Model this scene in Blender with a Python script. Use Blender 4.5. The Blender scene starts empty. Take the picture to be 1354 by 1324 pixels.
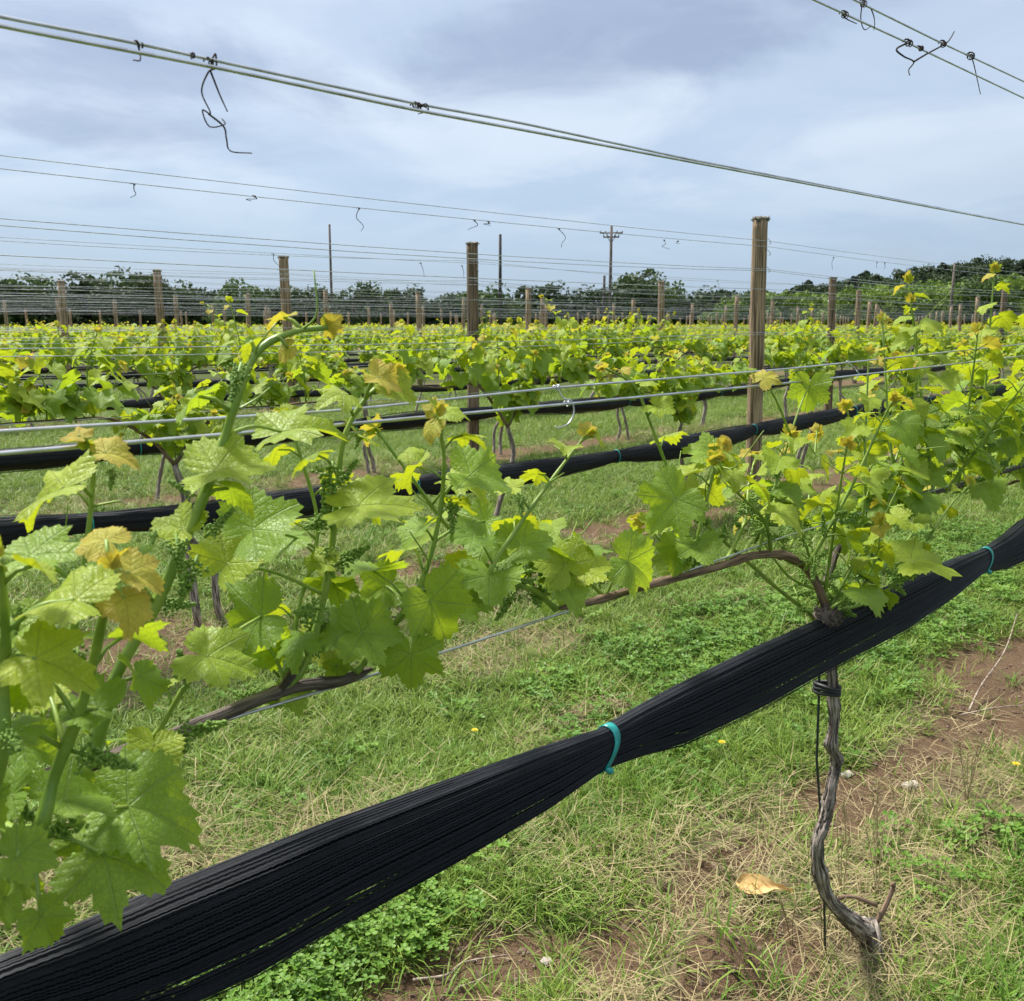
import bpy, math, random
import numpy as np
from mathutils import Vector, Matrix

# ------------------------------------------------------------------ camera, sky, sun, exposure
scene = bpy.context.scene
col = scene.collection
R = math.radians
EYE = 1.30                      # rows run along +X; the camera stands 0.75 m from the first row
HEADING = R(45.04)
cam_data = bpy.data.cameras.new('camera')
cam = bpy.data.objects.new('camera', cam_data); col.objects.link(cam)
cam.location = (0, 0, EYE)
cam.rotation_euler = (R(90 - 10.514), 0, HEADING - R(90))
cam_data.sensor_width = 36; cam_data.lens = 36 * 1250 / 1354
cam_data.clip_start = .02; cam_data.clip_end = 3000
cam_data.dof.use_dof = True; cam_data.dof.focus_distance = 1.9; cam_data.dof.aperture_fstop = 20
scene.camera = cam

SUN_EL, SUN_AZ = R(58), R(95)   # azimuth counted from +X towards +Y: ahead and to the left
world = bpy.data.worlds.new('World'); scene.world = world; world.use_nodes = True
wt = world.node_tree; wt.nodes.clear()
def wn(t, **k):
    n = wt.nodes.new(t)
    for a, b in k.items(): setattr(n, a, b)
    return n
def wmath(op, a, b=None, clamp=False):
    n = wn('ShaderNodeMath', operation=op, use_clamp=clamp)
    for i, v in enumerate((a, b)):
        if v is None: continue
        if isinstance(v, (int, float)): n.inputs[i].default_value = v
        else: wt.links.new(v, n.inputs[i])
    return n.outputs[0]
def wmix(f, a, b):
    n = wn('ShaderNodeMix', data_type='RGBA')
    for s, v in ((n.inputs[0], f), (n.inputs[6], a), (n.inputs[7], b)):
        if isinstance(v, (int, float)): s.default_value = v
        elif isinstance(v, tuple): s.default_value = (*v, 1)
        else: wt.links.new(v, s)
    return n.outputs[2]
sky = wn('ShaderNodeTexSky', sky_type='NISHITA', sun_disc=False)
sky.sun_elevation = SUN_EL; sky.sun_rotation = R(90) - SUN_AZ
tc = wn('ShaderNodeTexCoord'); sep = wn('ShaderNodeSeparateXYZ'); wt.links.new(tc.outputs['Generated'], sep.inputs[0])
zz = wmath('MAXIMUM', sep.outputs[2], 0.0)
den = wmath('ADD', zz, 0.16)
cx = wmath('DIVIDE', sep.outputs[0], den); cy = wmath('DIVIDE', sep.outputs[1], den)
comb = wn('ShaderNodeCombineXYZ'); wt.links.new(cx, comb.inputs[0]); wt.links.new(cy, comb.inputs[1]); comb.inputs[2].default_value = 3.7
def noise(scale, detail, dist, rough=.5):
    n = wn('ShaderNodeTexNoise'); n.inputs['Scale'].default_value = scale; n.inputs['Detail'].default_value = detail
    n.inputs['Distortion'].default_value = dist; n.inputs['Roughness'].default_value = rough
    wt.links.new(comb.outputs[0], n.inputs['Vector']); return n.outputs['Fac']
def smooth(v, lo, hi):
    n = wn('ShaderNodeMapRange', interpolation_type='SMOOTHSTEP'); n.inputs[1].default_value = lo; n.inputs[2].default_value = hi
    wt.links.new(v, n.inputs[0]); return n.outputs[0]
K = 5.15                        # colours below are radiances; scaled for the Background's 0.1 and the exposure
def k(r, g, b): return (r * K, g * K, b * K)
low = smooth(zz, 0.0, .26)      # the cloud deck brightens away from the horizon
haze_c = wmix(low, k(.160, .228, .330), k(.265, .315, .385))
haze_c = wmix(smooth(zz, .25, 1.0), haze_c, k(.56, .59, .63))
az = wmath('ARCTAN2', sep.outputs[1], sep.outputs[0]); el = wmath('ARCSINE', sep.outputs[2])
warp = wmath('SUBTRACT', noise(1.5, 6, .6, .6), .5); warp2 = wmath('SUBTRACT', noise(.7, 3, .3), .5)
def cloud_bank(a0, e0, wa, we, slope):
    du = wmath('SUBTRACT', az, R(a0)); dv = wmath('SUBTRACT', wmath('SUBTRACT', el, R(e0)), wmath('MULTIPLY', du, slope))
    q = wmath('ADD', wmath('POWER', wmath('ABSOLUTE', wmath('DIVIDE', du, R(wa))), 2.0), wmath('POWER', wmath('ABSOLUTE', wmath('DIVIDE', dv, R(we))), 2.0))
    return smooth(wmath('ADD', wmath('SUBTRACT', 1.0, q), wmath('ADD', wmath('MULTIPLY', warp, 3.2), wmath('MULTIPLY', warp2, .9))), -.25, .9)
bank = smooth(noise(.62, 5, .5), .50, .64)
bank = wmath('MAXIMUM', wmath('MULTIPLY', bank, .35), wmath('MAXIMUM', cloud_bank(69, 12.6, 20, 3.6, .02), cloud_bank(39, 15.8, 16, 3.8, -.10)))
puff = smooth(noise(1.15, 6, .4, .55), .42, .64)
c1 = wmix(wmath('MULTIPLY', bank, .88), haze_c, k(.158, .190, .262))
white = wmath('MULTIPLY', wmath('MULTIPLY', puff, smooth(zz, .03, .20)), wmath('SUBTRACT', 1.0, wmath('MULTIPLY', bank, .75)))
c2 = wmix(wmath('MULTIPLY', white, .52), c1, k(.44, .46, .49))
fine = smooth(noise(2.6, 5, .8, .6), .35, .7)
c3 = wmix(wmath('MULTIPLY', wmath('MULTIPLY', fine, low), .22), c2, k(.36, .40, .455))
skyc = wmix(.90, sky.outputs[0], c3)
bg = wn('ShaderNodeBackground'); bg.inputs[1].default_value = .1
wt.links.new(skyc, bg.inputs[0])
wo = wn('ShaderNodeOutputWorld'); wt.links.new(bg.outputs[0], wo.inputs[0])

sun_d = bpy.data.lights.new('sun', 'SUN'); sun_d.energy = 2.0; sun_d.angle = R(11); sun_d.color = (1, .965, .91)
sun = bpy.data.objects.new('sun', sun_d); col.objects.link(sun)
sun.rotation_euler = Vector((math.cos(SUN_EL) * math.cos(SUN_AZ), math.cos(SUN_EL) * math.sin(SUN_AZ), math.sin(SUN_EL))).to_track_quat('Z', 'Y').to_euler()
vs = scene.view_settings
vs.view_transform = 'Standard'; vs.look = 'None'; vs.gamma = 1; vs.use_curve_mapping = False; vs.exposure = 1.88
scene.cycles.max_bounces = 6; scene.cycles.diffuse_bounces = 3; scene.cycles.glossy_bounces = 2; scene.cycles.transmission_bounces = 4
scene.cycles.use_adaptive_sampling = True; scene.cycles.adaptive_threshold = .02; scene.cycles.caustics_reflective = False; scene.cycles.caustics_refractive = False

# ------------------------------------------------------------------ helpers
rnd = random.Random(7)
class MB:
    """collects tubes, lofts and loose faces; build() links them as one mesh object"""
    def __init__(s): s.v = []; s.f = []; s.uv = []; s.m = []; s.n = 0
    def add(s, V, F, uv=None, m=0):
        V = np.asarray(V, float); b = s.n
        s.v.append(V); s.f += [tuple(i + b for i in f) for f in F]; s.m += [m] * len(F)
        s.uv.append(np.zeros((len(V), 2)) if uv is None else np.asarray(uv, float)); s.n += len(V); return s
    def tube(s, pts, rad, n=6, m=0, cap=True, rough=0, seed=0):
        P = np.asarray(pts, float); k_ = len(P)
        rad = np.full(k_, rad) if np.isscalar(rad) else np.asarray(rad, float)
        T = np.gradient(P, axis=0); T /= np.maximum(np.linalg.norm(T, axis=1, keepdims=True), 1e-9)
        a = np.array([0, 0, 1.]) if abs(T[0][2]) < .9 else np.array([1., 0, 0])
        U = np.zeros_like(P); u = np.cross(T[0], a); u /= np.linalg.norm(u)
        for i in range(k_):
            u = u - T[i] * (u @ T[i]); u /= max(np.linalg.norm(u), 1e-9); U[i] = u
        B = np.cross(T, U)
        ang = np.arange(n) * 2 * math.pi / n
        rr = np.repeat(rad[:, None], n, 1)
        if rough:
            g = np.random.default_rng(seed)
            rr = rr * (1 + rough * (.6 * g.standard_normal((1, n)) + .4 * g.standard_normal((k_, n))))
        V = P[:, None] + rr[..., None] * (np.cos(ang)[None, :, None] * U[:, None] + np.sin(ang)[None, :, None] * B[:, None])
        F = [(i * n + j, i * n + (j + 1) % n, (i + 1) * n + (j + 1) % n, (i + 1) * n + j) for i in range(k_ - 1) for j in range(n)]
        if cap: F += [tuple(range(n))[::-1], tuple((k_ - 1) * n + j for j in range(n))]
        al = np.concatenate([[0], np.cumsum(np.linalg.norm(np.diff(P, axis=0), axis=1))])
        uv = np.stack([np.repeat(np.arange(n)[None] / n, k_, 0), np.repeat(al[:, None], n, 1)], 2).reshape(-1, 2)
        return s.add(V.reshape(-1, 3), F, uv, m=m)
    def mesh(s, name, mats, smooth=True):
        V = np.concatenate(s.v) if s.v else np.zeros((0, 3))
        me = bpy.data.meshes.new(name); me.from_pydata(V.tolist(), [], s.f)
        for mt in (mats if isinstance(mats, (list, tuple)) else [mats]): me.materials.append(mt)
        me.polygons.foreach_set('material_index', s.m)
        if smooth: me.polygons.foreach_set('use_smooth', [True] * len(s.f))
        UV = np.concatenate(s.uv)
        if UV.any():
            li = np.empty(len(me.loops), np.int32); me.loops.foreach_get('vertex_index', li)
            me.uv_layers.new(name='UVMap').data.foreach_set('uv', UV[li].astype(np.float32).ravel())
        me.update(); return me
    def build(s, name, mats, parent=None, smooth=True): return link(name, s.mesh(name, mats, smooth), parent)
def link(name, me, parent=None, mat=None):
    o = bpy.data.objects.new(name, me); col.objects.link(o)
    if parent: o.parent = parent
    if mat is not None: o.matrix_basis = mat
    return o
def tag(o, label=None, cat=None, group=None, kind=None):
    for a, b in (('label', label), ('category', cat), ('group', group), ('kind', kind)):
        if b: o[a] = b
    return o
def empty(name, loc, rz=0, sc=1):
    o = bpy.data.objects.new(name, None); col.objects.link(o)
    o.location = loc; o.rotation_euler = (0, 0, rz); o.scale = (sc,) * 3 if np.isscalar(sc) else sc; o.empty_display_size = .1
    return o
def spline(pts, n):
    """Catmull-Rom through the points"""
    P = np.asarray(pts, float); P = np.vstack([2 * P[0] - P[1], P, 2 * P[-1] - P[-2]])
    m = len(P) - 3; t = np.linspace(0, m - 1e-6, n); i = t.astype(int); u = (t - i)[:, None]
    a, b, c, d = P[i], P[i + 1], P[i + 2], P[i + 3]
    return .5 * (2 * b + (c - a) * u + (2 * a - 5 * b + 4 * c - d) * u ** 2 + (3 * b - a - 3 * c + d) * u ** 3)
def unit(v): v = np.asarray(v, float); return v / max(np.linalg.norm(v), 1e-9)
def frame(pos, tip, nrm, size):
    y = unit(tip); z = np.asarray(nrm, float); z = unit(z - y * (z @ y)); x = np.cross(y, z)
    M = np.eye(4); M[:3, 0] = x * size; M[:3, 1] = y * size; M[:3, 2] = z * size; M[:3, 3] = pos
    return M
def vnoise(x, y, seed=0):
    """smooth value noise, vectorised"""
    xi = np.floor(x); yi = np.floor(y); u = x - xi; v = y - yi; u = u * u * (3 - 2 * u); v = v * v * (3 - 2 * v)
    def h(a, b):
        q = np.sin(a * 127.1 + b * 311.7 + seed * 74.7) * 43758.5453; return q - np.floor(q)
    return (h(xi, yi) * (1 - u) + h(xi + 1, yi) * u) * (1 - v) + (h(xi, yi + 1) * (1 - u) + h(xi + 1, yi + 1) * u) * v
def fbm(x, y, seed=0, o=4):
    r = 0; a = .5
    for i in range(o): r = r + a * vnoise(x, y, seed + i); x = x * 2.03; y = y * 2.03; a *= .5
    return r / (1 - .5 ** o)

# ------------------------------------------------------------------ materials
class NT:
    def __init__(s, name):
        s.mat = bpy.data.materials.new(name); s.mat.use_nodes = True; s.t = s.mat.node_tree; s.t.nodes.clear()
        s.out = s.t.nodes.new('ShaderNodeOutputMaterial')
    def n(s, t, ins=None, **k):
        nd = s.t.nodes.new(t)
        for a, b in k.items(): setattr(nd, a, b)
        for a, b in (ins or {}).items():
            i = nd.inputs[a]
            if isinstance(b, bpy.types.NodeSocket): s.t.links.new(b, i)
            elif isinstance(b, tuple) and len(b) == 3 and i.type == 'RGBA': i.default_value = (*b, 1)
            else: i.default_value = b
        return nd
    def math(s, op, a, b=0., clamp=False): return s.n('ShaderNodeMath', {0: a, 1: b}, operation=op, use_clamp=clamp).outputs[0]
    def mix(s, f, a, b, bt='MIX'): return s.n('ShaderNodeMix', {0: f, 6: a, 7: b}, data_type='RGBA', blend_type=bt).outputs[2]
    def sm(s, v, lo, hi, a=0., b=1.): return s.n('ShaderNodeMapRange', {0: v, 1: lo, 2: hi, 3: a, 4: b}, interpolation_type='SMOOTHSTEP').outputs[0]
    def noise(s, vec, scale, detail=4, rough=.55, dist=0.):
        return s.n('ShaderNodeTexNoise', {'Vector': vec, 'Scale': scale, 'Detail': detail, 'Roughness': rough, 'Distortion': dist}).outputs['Fac']
    def map(s, vec, sc): return s.n('ShaderNodeMapping', {'Vector': vec, 'Scale': sc}).outputs[0]
    def bump(s, h, st=.5, d=.01): return s.n('ShaderNodeBump', {'Height': h, 'Strength': st, 'Distance': d}).outputs[0]
    def bsdf(s, c, rough=.6, normal=None, **k):
        ins = {'Base Color': c, 'Roughness': rough}
        if normal is not None: ins['Normal'] = normal
        for a, b in k.items(): ins[a.replace('_', ' ')] = b
        return s.n('ShaderNodeBsdfPrincipled', ins).outputs[0]
    def end(s, sh): s.t.links.new(sh, s.out.inputs[0]); return s.mat
def leaf_mat(name, c1, c2, trans, vein, veinamt=.5, tw=.42, rough=.42, edge=0.):
    s = NT(name)
    uv = s.n('ShaderNodeUVMap').outputs[0]; sp = s.n('ShaderNodeSeparateXYZ', {0: uv})
    x, y = sp.outputs[0], sp.outputs[1]
    r = s.math('SQRT', s.math('ADD', s.math('MULTIPLY', x, x), s.math('MULTIPLY', y, y)))
    th = s.math('ABSOLUTE', s.math('ARCTAN2', x, y))
    df = s.math('MINIMUM', s.math('MINIMUM', th, s.math('ABSOLUTE', s.math('SUBTRACT', th, .95))), s.math('ABSOLUTE', s.math('SUBTRACT', th, 1.92)))
    d = s.math('MULTIPLY', r, s.math('SINE', df)); a = s.math('MULTIPLY', r, s.math('COSINE', df))
    oi0 = s.n('ShaderNodeObjectInfo').outputs['Random']
    v1 = s.sm(d, .004, .022, 1., 0.)
    w = s.math('PINGPONG', s.math('MULTIPLY', s.math('SUBTRACT', a, s.math('MULTIPLY', d, s.math('ADD', .7, s.math('MULTIPLY', th, .08)))), s.math('ADD', 4.6, s.math('MULTIPLY', oi0, 1.6))), .5)
    v2 = s.math('MULTIPLY', s.sm(w, .01, .06, 1., 0.), s.sm(d, .0, .05))
    vm = s.math('ADD', s.math('MULTIPLY', v1, .9), s.math('MULTIPLY', v2, .32), True)
    oi = s.n('ShaderNodeObjectInfo').outputs['Random']
    pos = s.n('ShaderNodeNewGeometry').outputs['Position']
    n1 = s.noise(pos, 9., 2); n2 = s.noise(pos, 110., 2)
    f = s.math('ADD', s.math('MULTIPLY', oi, .55), s.math('SUBTRACT', s.math('MULTIPLY', n1, .9), .22), True)
    if edge: f = s.math('ADD', s.math('MULTIPLY', f, .6), s.math('MULTIPLY', s.sm(r, .25, 1.0), edge * .7), True)
    base = s.mix(f, c1, c2)
    vo = s.n('ShaderNodeTexVoronoi', {'Vector': uv, 'Scale': 13.0}, feature='DISTANCE_TO_EDGE').outputs['Distance']; ar = s.sm(vo, .0, .10)
    mo = s.noise(pos, 34., 3); base = s.mix(s.math('MULTIPLY', s.sm(mo, .40, .72), .38), base, c1)
    base = s.mix(s.math('MULTIPLY', s.math('SUBTRACT', 1., ar), .20), base, vein)
    base = s.mix(s.math('MULTIPLY', s.sm(n2, .45, .7), .16), base, (.02, .05, .01))
    base = s.mix(s.math('MULTIPLY', vm, veinamt), base, vein)
    h = s.math('SUBTRACT', s.math('MULTIPLY', s.sm(w, .0, .35), .16), s.math('MULTIPLY', v1, .7))
    nm = s.bump(s.math('ADD', h, s.math('ADD', s.math('MULTIPLY', n2, .4), s.math('MULTIPLY', ar, .22))), .6, .0035)
    pr = s.bsdf(base, rough, nm, Specular_IOR_Level=.42)
    tcol = s.mix(s.math('MULTIPLY', vm, .45), s.mix(s.math('MULTIPLY', s.math('SUBTRACT', 1., ar), .35), s.mix(.35, trans, base), c1), (.05, .09, .01))
    tr = s.n('ShaderNodeBsdfTranslucent', {'Color': tcol, 'Normal': nm}).outputs[0]
    return s.end(s.n('ShaderNodeMixShader', {0: tw, 1: pr, 2: tr}).outputs[0])
M = {}
M['leaf'] = [leaf_mat('leaf_mature', (.14, .27, .024), (.31, .45, .042), (.62, .76, .012), (.36, .48, .15), tw=.46, rough=.48),
             leaf_mat('leaf_young', (.24, .37, .025), (.42, .50, .03), (.74, .78, .012), (.45, .52, .10), .35, rough=.5),
             leaf_mat('leaf_bronze', (.46, .50, .05), (.62, .42, .07), (.86, .70, .05), (.46, .30, .05), .35, rough=.6, edge=.75)]
def simple(name, c1, c2, scale=(20, 20, 20), rough=.7, bump=.4, bd=.004, detail=5, coord='Object', lo=.35, hi=.65, **k):
    s = NT(name); v = s.n('ShaderNodeTexCoord').outputs[coord]
    n = s.noise(s.map(v, scale), 1., detail, .6)
    nm = s.bump(n, bump, bd) if bump else None
    return s.end(s.bsdf(s.mix(s.sm(n, lo, hi), c1, c2), rough, nm, **k))
M['shoot'] = simple('green_shoot', (.16, .27, .03), (.26, .36, .05), (30, 30, 30), .45, .2, .002)
M['cluster'] = simple('flower_buds', (.10, .21, .02), (.22, .34, .04), (300, 300, 300), .6, .2, .001, coord='Object')
M['bark'] = simple('vine_bark', (.085, .060, .045), (.58, .49, .41), (17, 16, 1), .9, 1., .012, 7, lo=.36, hi=.66, coord='UV')
M['cane'] = simple('cane_bark', (.075, .042, .024), (.29, .195, .12), (9, 14, 1), .85, .7, .004, coord='UV')
M['oldcane'] = simple('old_cane_bark', (.04, .03, .025), (.24, .19, .155), (12, 14, 1), .9, 1., .006, coord='UV')
M['post'] = simple('weathered_post_wood', (.085, .055, .030), (.46, .33, .20), (26, 2.4, 1), .9, 1., .012, 7, coord='UV', lo=.34, hi=.66)
M['postdark'] = simple('dark_brown_post_wood', (.05, .035, .022), (.27, .19, .115), (26, 2.4, 1), .9, 1., .012, 7, coord='UV', lo=.34, hi=.66)  # same grain in a darker brown, for the nearer third-row posts
M['posttop'] = simple('lichen_post_top', (.05, .04, .03), (.27, .25, .20), (70, 70, 70), .95, 1., .008)
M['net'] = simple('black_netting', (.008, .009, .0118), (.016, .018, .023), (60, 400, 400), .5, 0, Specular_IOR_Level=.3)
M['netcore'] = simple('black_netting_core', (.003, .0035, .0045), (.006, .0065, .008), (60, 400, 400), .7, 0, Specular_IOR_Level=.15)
M['netfar'] = simple('black_netting_bundle', (.0045, .005, .0065), (.012, .013, .016), (2.5, 90, 90), .55, .9, .01, Specular_IOR_Level=.3)
M['tie'] = simple('teal_plastic_tie', (.012, .22, .21), (.02, .33, .30), (90, 90, 90), .35, .15, .001)
M['wire'] = simple('galvanised_wire', (.46, .47, .48), (.66, .67, .68), (25, 25, 25), .34, 0, Metallic=.92)
M['tendril'] = simple('dry_tendril', (.018, .013, .011), (.07, .05, .04), (200, 200, 200), .8, .3, .001)
M['stake'] = simple('dark_green_stake', (.014, .026, .026), (.035, .05, .05), (90, 90, 10), .5, .2, .002)
M['rubber'] = simple('black_tie_band', (.008, .008, .009), (.02, .02, .02), (60, 60, 60), .5, .2, .002)
M['pole'] = simple('utility_pole_wood', (.07, .055, .045), (.16, .13, .11), (10, 10, 2), .9, .5, .01)
M['poledark'] = simple('dark_pole_wood', (.03, .028, .025), (.07, .062, .055), (10, 10, 2), .9, .5, .01)
M['ceramic'] = simple('insulator', (.3, .3, .3), (.45, .45, .45), (20, 20, 20), .3, 0)
M['deadleaf'] = simple('dry_orange_leaf', (.58, .33, .10), (.66, .44, .17), (60, 60, 60), .6, .4, .002)
M['twig'] = simple('dry_twig', (.15, .10, .07), (.42, .34, .26), (60, 60, 60), .9, .5, .002)
M['yellow'] = simple('dandelion_petals', (.75, .50, .01), (.85, .62, .02), (200, 200, 200), .6, .3, .001)
M['soil'] = simple('soil_clods', (.10, .062, .040), (.24, .165, .115), (300, 300, 300), .95, .3, .002)
M['stone'] = simple('pale_stone', (.30, .26, .21), (.46, .41, .35), (60, 60, 60), .9, .5, .003)
def blade_mat(name, c1, c2, tw=.3, rough=.5):
    s = NT(name); oi = s.n('ShaderNodeObjectInfo').outputs['Random']
    pos = s.n('ShaderNodeNewGeometry').outputs['Position']
    n = s.noise(pos, 3.0, 3)
    f = s.math('ADD', s.math('MULTIPLY', oi, .7), s.math('SUBTRACT', s.math('MULTIPLY', n, .8), .25), True)
    c = s.mix(f, c1, c2)
    return s.end(s.n('ShaderNodeMixShader', {0: tw, 1: s.bsdf(c, rough, Specular_IOR_Level=.3), 2: s.n('ShaderNodeBsdfTranslucent', {'Color': c}).outputs[0]}).outputs[0])
M['grass'] = blade_mat('grass_blades', (.105, .20, .026), (.28, .375, .060))
M['lush'] = blade_mat('lush_grass_blades', (.10, .21, .025), (.19, .33, .045))
M['straw'] = blade_mat('dry_straw', (.24, .19, .085), (.46, .385, .20), .15, .7)
M['clover'] = blade_mat('clover_leaves', (.075, .18, .020), (.19, .33, .04), .3, .5)
def crown_mat(name, c1, c2):
    s = NT(name); pos = s.n('ShaderNodeNewGeometry').outputs['Position']; oi = s.n('ShaderNodeObjectInfo').outputs['Random']
    f = s.math('ADD', s.math('MULTIPLY', oi, .6), s.math('SUBTRACT', s.noise(pos, .9, 3), .3), True)
    c = s.mix(f, c1, c2)
    return s.end(s.n('ShaderNodeMixShader', {0: .25, 1: s.bsdf(c, .6, Specular_IOR_Level=.2), 2: s.n('ShaderNodeBsdfTranslucent', {'Color': c}).outputs[0]}).outputs[0])
M['crown'] = [crown_mat('dark_foliage', (.030, .052, .020), (.072, .108, .040)), crown_mat('mid_foliage', (.055, .098, .026), (.11, .165, .045)),
              crown_mat('bright_foliage', (.11, .19, .032), (.21, .29, .055)), crown_mat('conifer_foliage', (.028, .048, .028), (.058, .085, .042))]
M['trunk'] = simple('tree_trunk', (.04, .032, .025), (.10, .08, .06), (6, 6, 1), .9, .6, .02)

# ------------------------------------------------------------------ ground
ROWS = [.75 + 3.04 * i for i in range(20)]
def post_s(i): return 6.42 - .026 * i * i
SOIL = [(1.14, 1.25, .27, .15), (1.45, 1.11, .24, .10), (3.75, 1.02, .95, .27), (2.45, 1.05, .27, .13), (1.54, .89, .17, .12), (1.75, 1.12, .25, .06), (2.9, 1.0, .25, .10), (4.9, 1.05, .8, .2)]
DRY = [(3.55, 3.3, .75, .35), (1.5, 3.45, .6, .3), (.8, 2.2, .3, .2), (2.2, .84, .85, .34), (1.75, 1.05, .50, .24), (1.45, 1.0, .3, .2), (1.0, 1.9, .4, .12), (2.6, 2.6, .35, .2), (1.6, .8, .4, .25), (3.1, .95, .8, .25), (2.3, 1.9, .35, .12)]
CLOV = [(1.02, 1.50, .32, .15), (3.2, 2.1, .75, .26), (4.3, 1.6, 1.0, .24), (2.55, 1.75, .45, .18), (5.5, 2.0, 1.0, .3)]
LUSH = [(1.93, .46, .20, .10), (2.6, .55, .4, .10), (2.0, 1.55, .4, .15)]
def blob(x, y, L):
    r = np.zeros_like(x); w = (fbm(x * 5, y * 5, 11) - .5) * 1.1
    for a, b, c, d in L: r = np.maximum(r, 1.25 - np.hypot((x - a) / c, (y - b) / d) * .9 + w)
    return np.clip(r * 1.6, 0, 1)
def row_dist(y):
    i = np.clip(np.round((y - .75) / 3.04), 0, 19); return y - (.75 + 3.04 * i), i
def soil_mask(x, y):
    d, i = row_dist(y)
    band = np.clip(1.35 - np.abs(d + .05) / .42, 0, 1) * (i > 0)
    return np.clip(np.maximum(blob(x, y, SOIL), band * np.clip((fbm(x * 1.3, y * 2.2, 5) - .40) * 6, 0, 1)), 0, 1)
def dry_mask(x, y):
    d, i = row_dist(y)
    band = np.clip(1.3 - np.abs(d) / .55, 0, 1) * (.75 * (i > 0) + .25 * (i == 0))
    return np.clip(np.maximum(np.maximum(blob(x, y, DRY), band * np.clip((fbm(x * 1.7, y * 2, 21) - .33) * 4, 0, 1)), np.clip((fbm(x * 2.2, y * 2.6, 31) - .64) * 5, 0, .6)), 0, 1)
def clov_mask(x, y): return np.maximum(blob(x, y, CLOV), np.clip((fbm(x * .9, y * 1.4, 41) - .66) * 6, 0, 1) * .5)
def gz(x, y):
    near = np.exp(-np.hypot(x - 2, y - 2) / 9)
    z = (fbm(x * 1.1, y * 1.1, 3) - .5) * .05 + (fbm(x * 7, y * 7, 8, 3) - .5) * .024 * (near + .2)
    z = z - .012 * soil_mask(x, y) + .07 * np.exp(-(((x - 1.52) / .11) ** 2 + ((y - .93) / .09) ** 2)) + (fbm(x * 38, y * 38, 4, 3) - .5) * .014 * soil_mask(x, y) * near
    z = z * (1 - .95 * np.exp(-(((x - 1.82) ** 2 + (y - .735) ** 2) / .05)))     # level round the bare trunk's foot
    return z * np.clip((90 - np.hypot(x, y)) / 40, 0, 1)
def axis(lo, hi, step):
    a = list(np.arange(lo, hi, step)); g = step; up = []; v = a[-1]
    while v < 1200: g *= 1.16; v += g; up.append(v)
    g = step; dn = []; v = a[0]
    while v > -1200: g *= 1.22; v -= g; dn.append(v)
    return np.array(dn[::-1] + a + up)
ax, ay = axis(-.2, 5.2, .022), axis(-.2, 4.6, .022)
GX, GY = np.meshgrid(ax, ay); GZ = gz(GX, GY)
nx, ny = len(ax), len(ay)
I = (np.arange(ny - 1)[:, None] * nx + np.arange(nx - 1)[None, :]).ravel()
gm = bpy.data.meshes.new('ground')
gm.from_pydata(np.stack([GX.ravel(), GY.ravel(), GZ.ravel()], 1).tolist(), [], np.stack([I, I + 1, I + nx + 1, I + nx], 1).tolist())
gm.polygons.foreach_set('use_smooth', [True] * len(gm.polygons))
for nm_, fn in (('soil', soil_mask), ('dry', dry_mask)):
    gm.attributes.new(nm_, 'FLOAT', 'POINT').data.foreach_set('value', fn(GX.ravel(), GY.ravel()).astype(np.float32))
s = NT('meadow_ground'); pos = s.n('ShaderNodeNewGeometry').outputs['Position']
so = s.n('ShaderNodeAttribute', attribute_name='soil').outputs['Fac']; dr = s.n('ShaderNodeAttribute', attribute_name='dry').outputs['Fac']
na, nb, nc = s.noise(pos, 60., 5, .65), s.noise(pos, 5., 4), s.noise(pos, 240., 3, .7)
g_c = s.mix(nb, (.040, .060, .014), (.085, .105, .026)); g_c = s.mix(s.sm(na, .5, .75), g_c, (.12, .105, .05))
d_c = s.mix(na, (.13, .10, .055), (.30, .24, .14)); s_c = s.mix(s.sm(nc, .3, .75), (.085, .050, .028), (.25, .165, .098))
c = s.mix(s.sm(s.math('ADD', dr, s.math('MULTIPLY', s.math('SUBTRACT', na, .5), 1.2)), .3, .8), g_c, d_c)
c = s.mix(s.sm(s.math('ADD', so, s.math('MULTIPLY', s.math('SUBTRACT', na, .5), 1.0)), .25, .6), c, s_c)
gm.materials.append(s.end(s.bsdf(c, .95, s.bump(s.math('ADD', na, s.math('MULTIPLY', nc, .6)), .9, .012), Specular_IOR_Level=.15)))
tag(link('ground', gm), kind='structure')

def ico():
    t = (1 + 5 ** .5) / 2
    v = np.array([(-1, t, 0), (1, t, 0), (-1, -t, 0), (1, -t, 0), (0, -1, t), (0, 1, t), (0, -1, -t), (0, 1, -t), (t, 0, -1), (t, 0, 1), (-t, 0, -1), (-t, 0, 1)]) / math.sqrt(1 + t * t)
    f = [(0, 11, 5), (0, 5, 1), (0, 1, 7), (0, 7, 10), (0, 10, 11), (1, 5, 9), (5, 11, 4), (11, 10, 2), (10, 7, 6), (7, 1, 8), (3, 9, 4), (3, 4, 2), (3, 2, 6), (3, 6, 8), (3, 8, 9), (4, 9, 5), (2, 4, 11), (6, 2, 10), (8, 6, 7), (9, 8, 1)]
    return v, f
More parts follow.
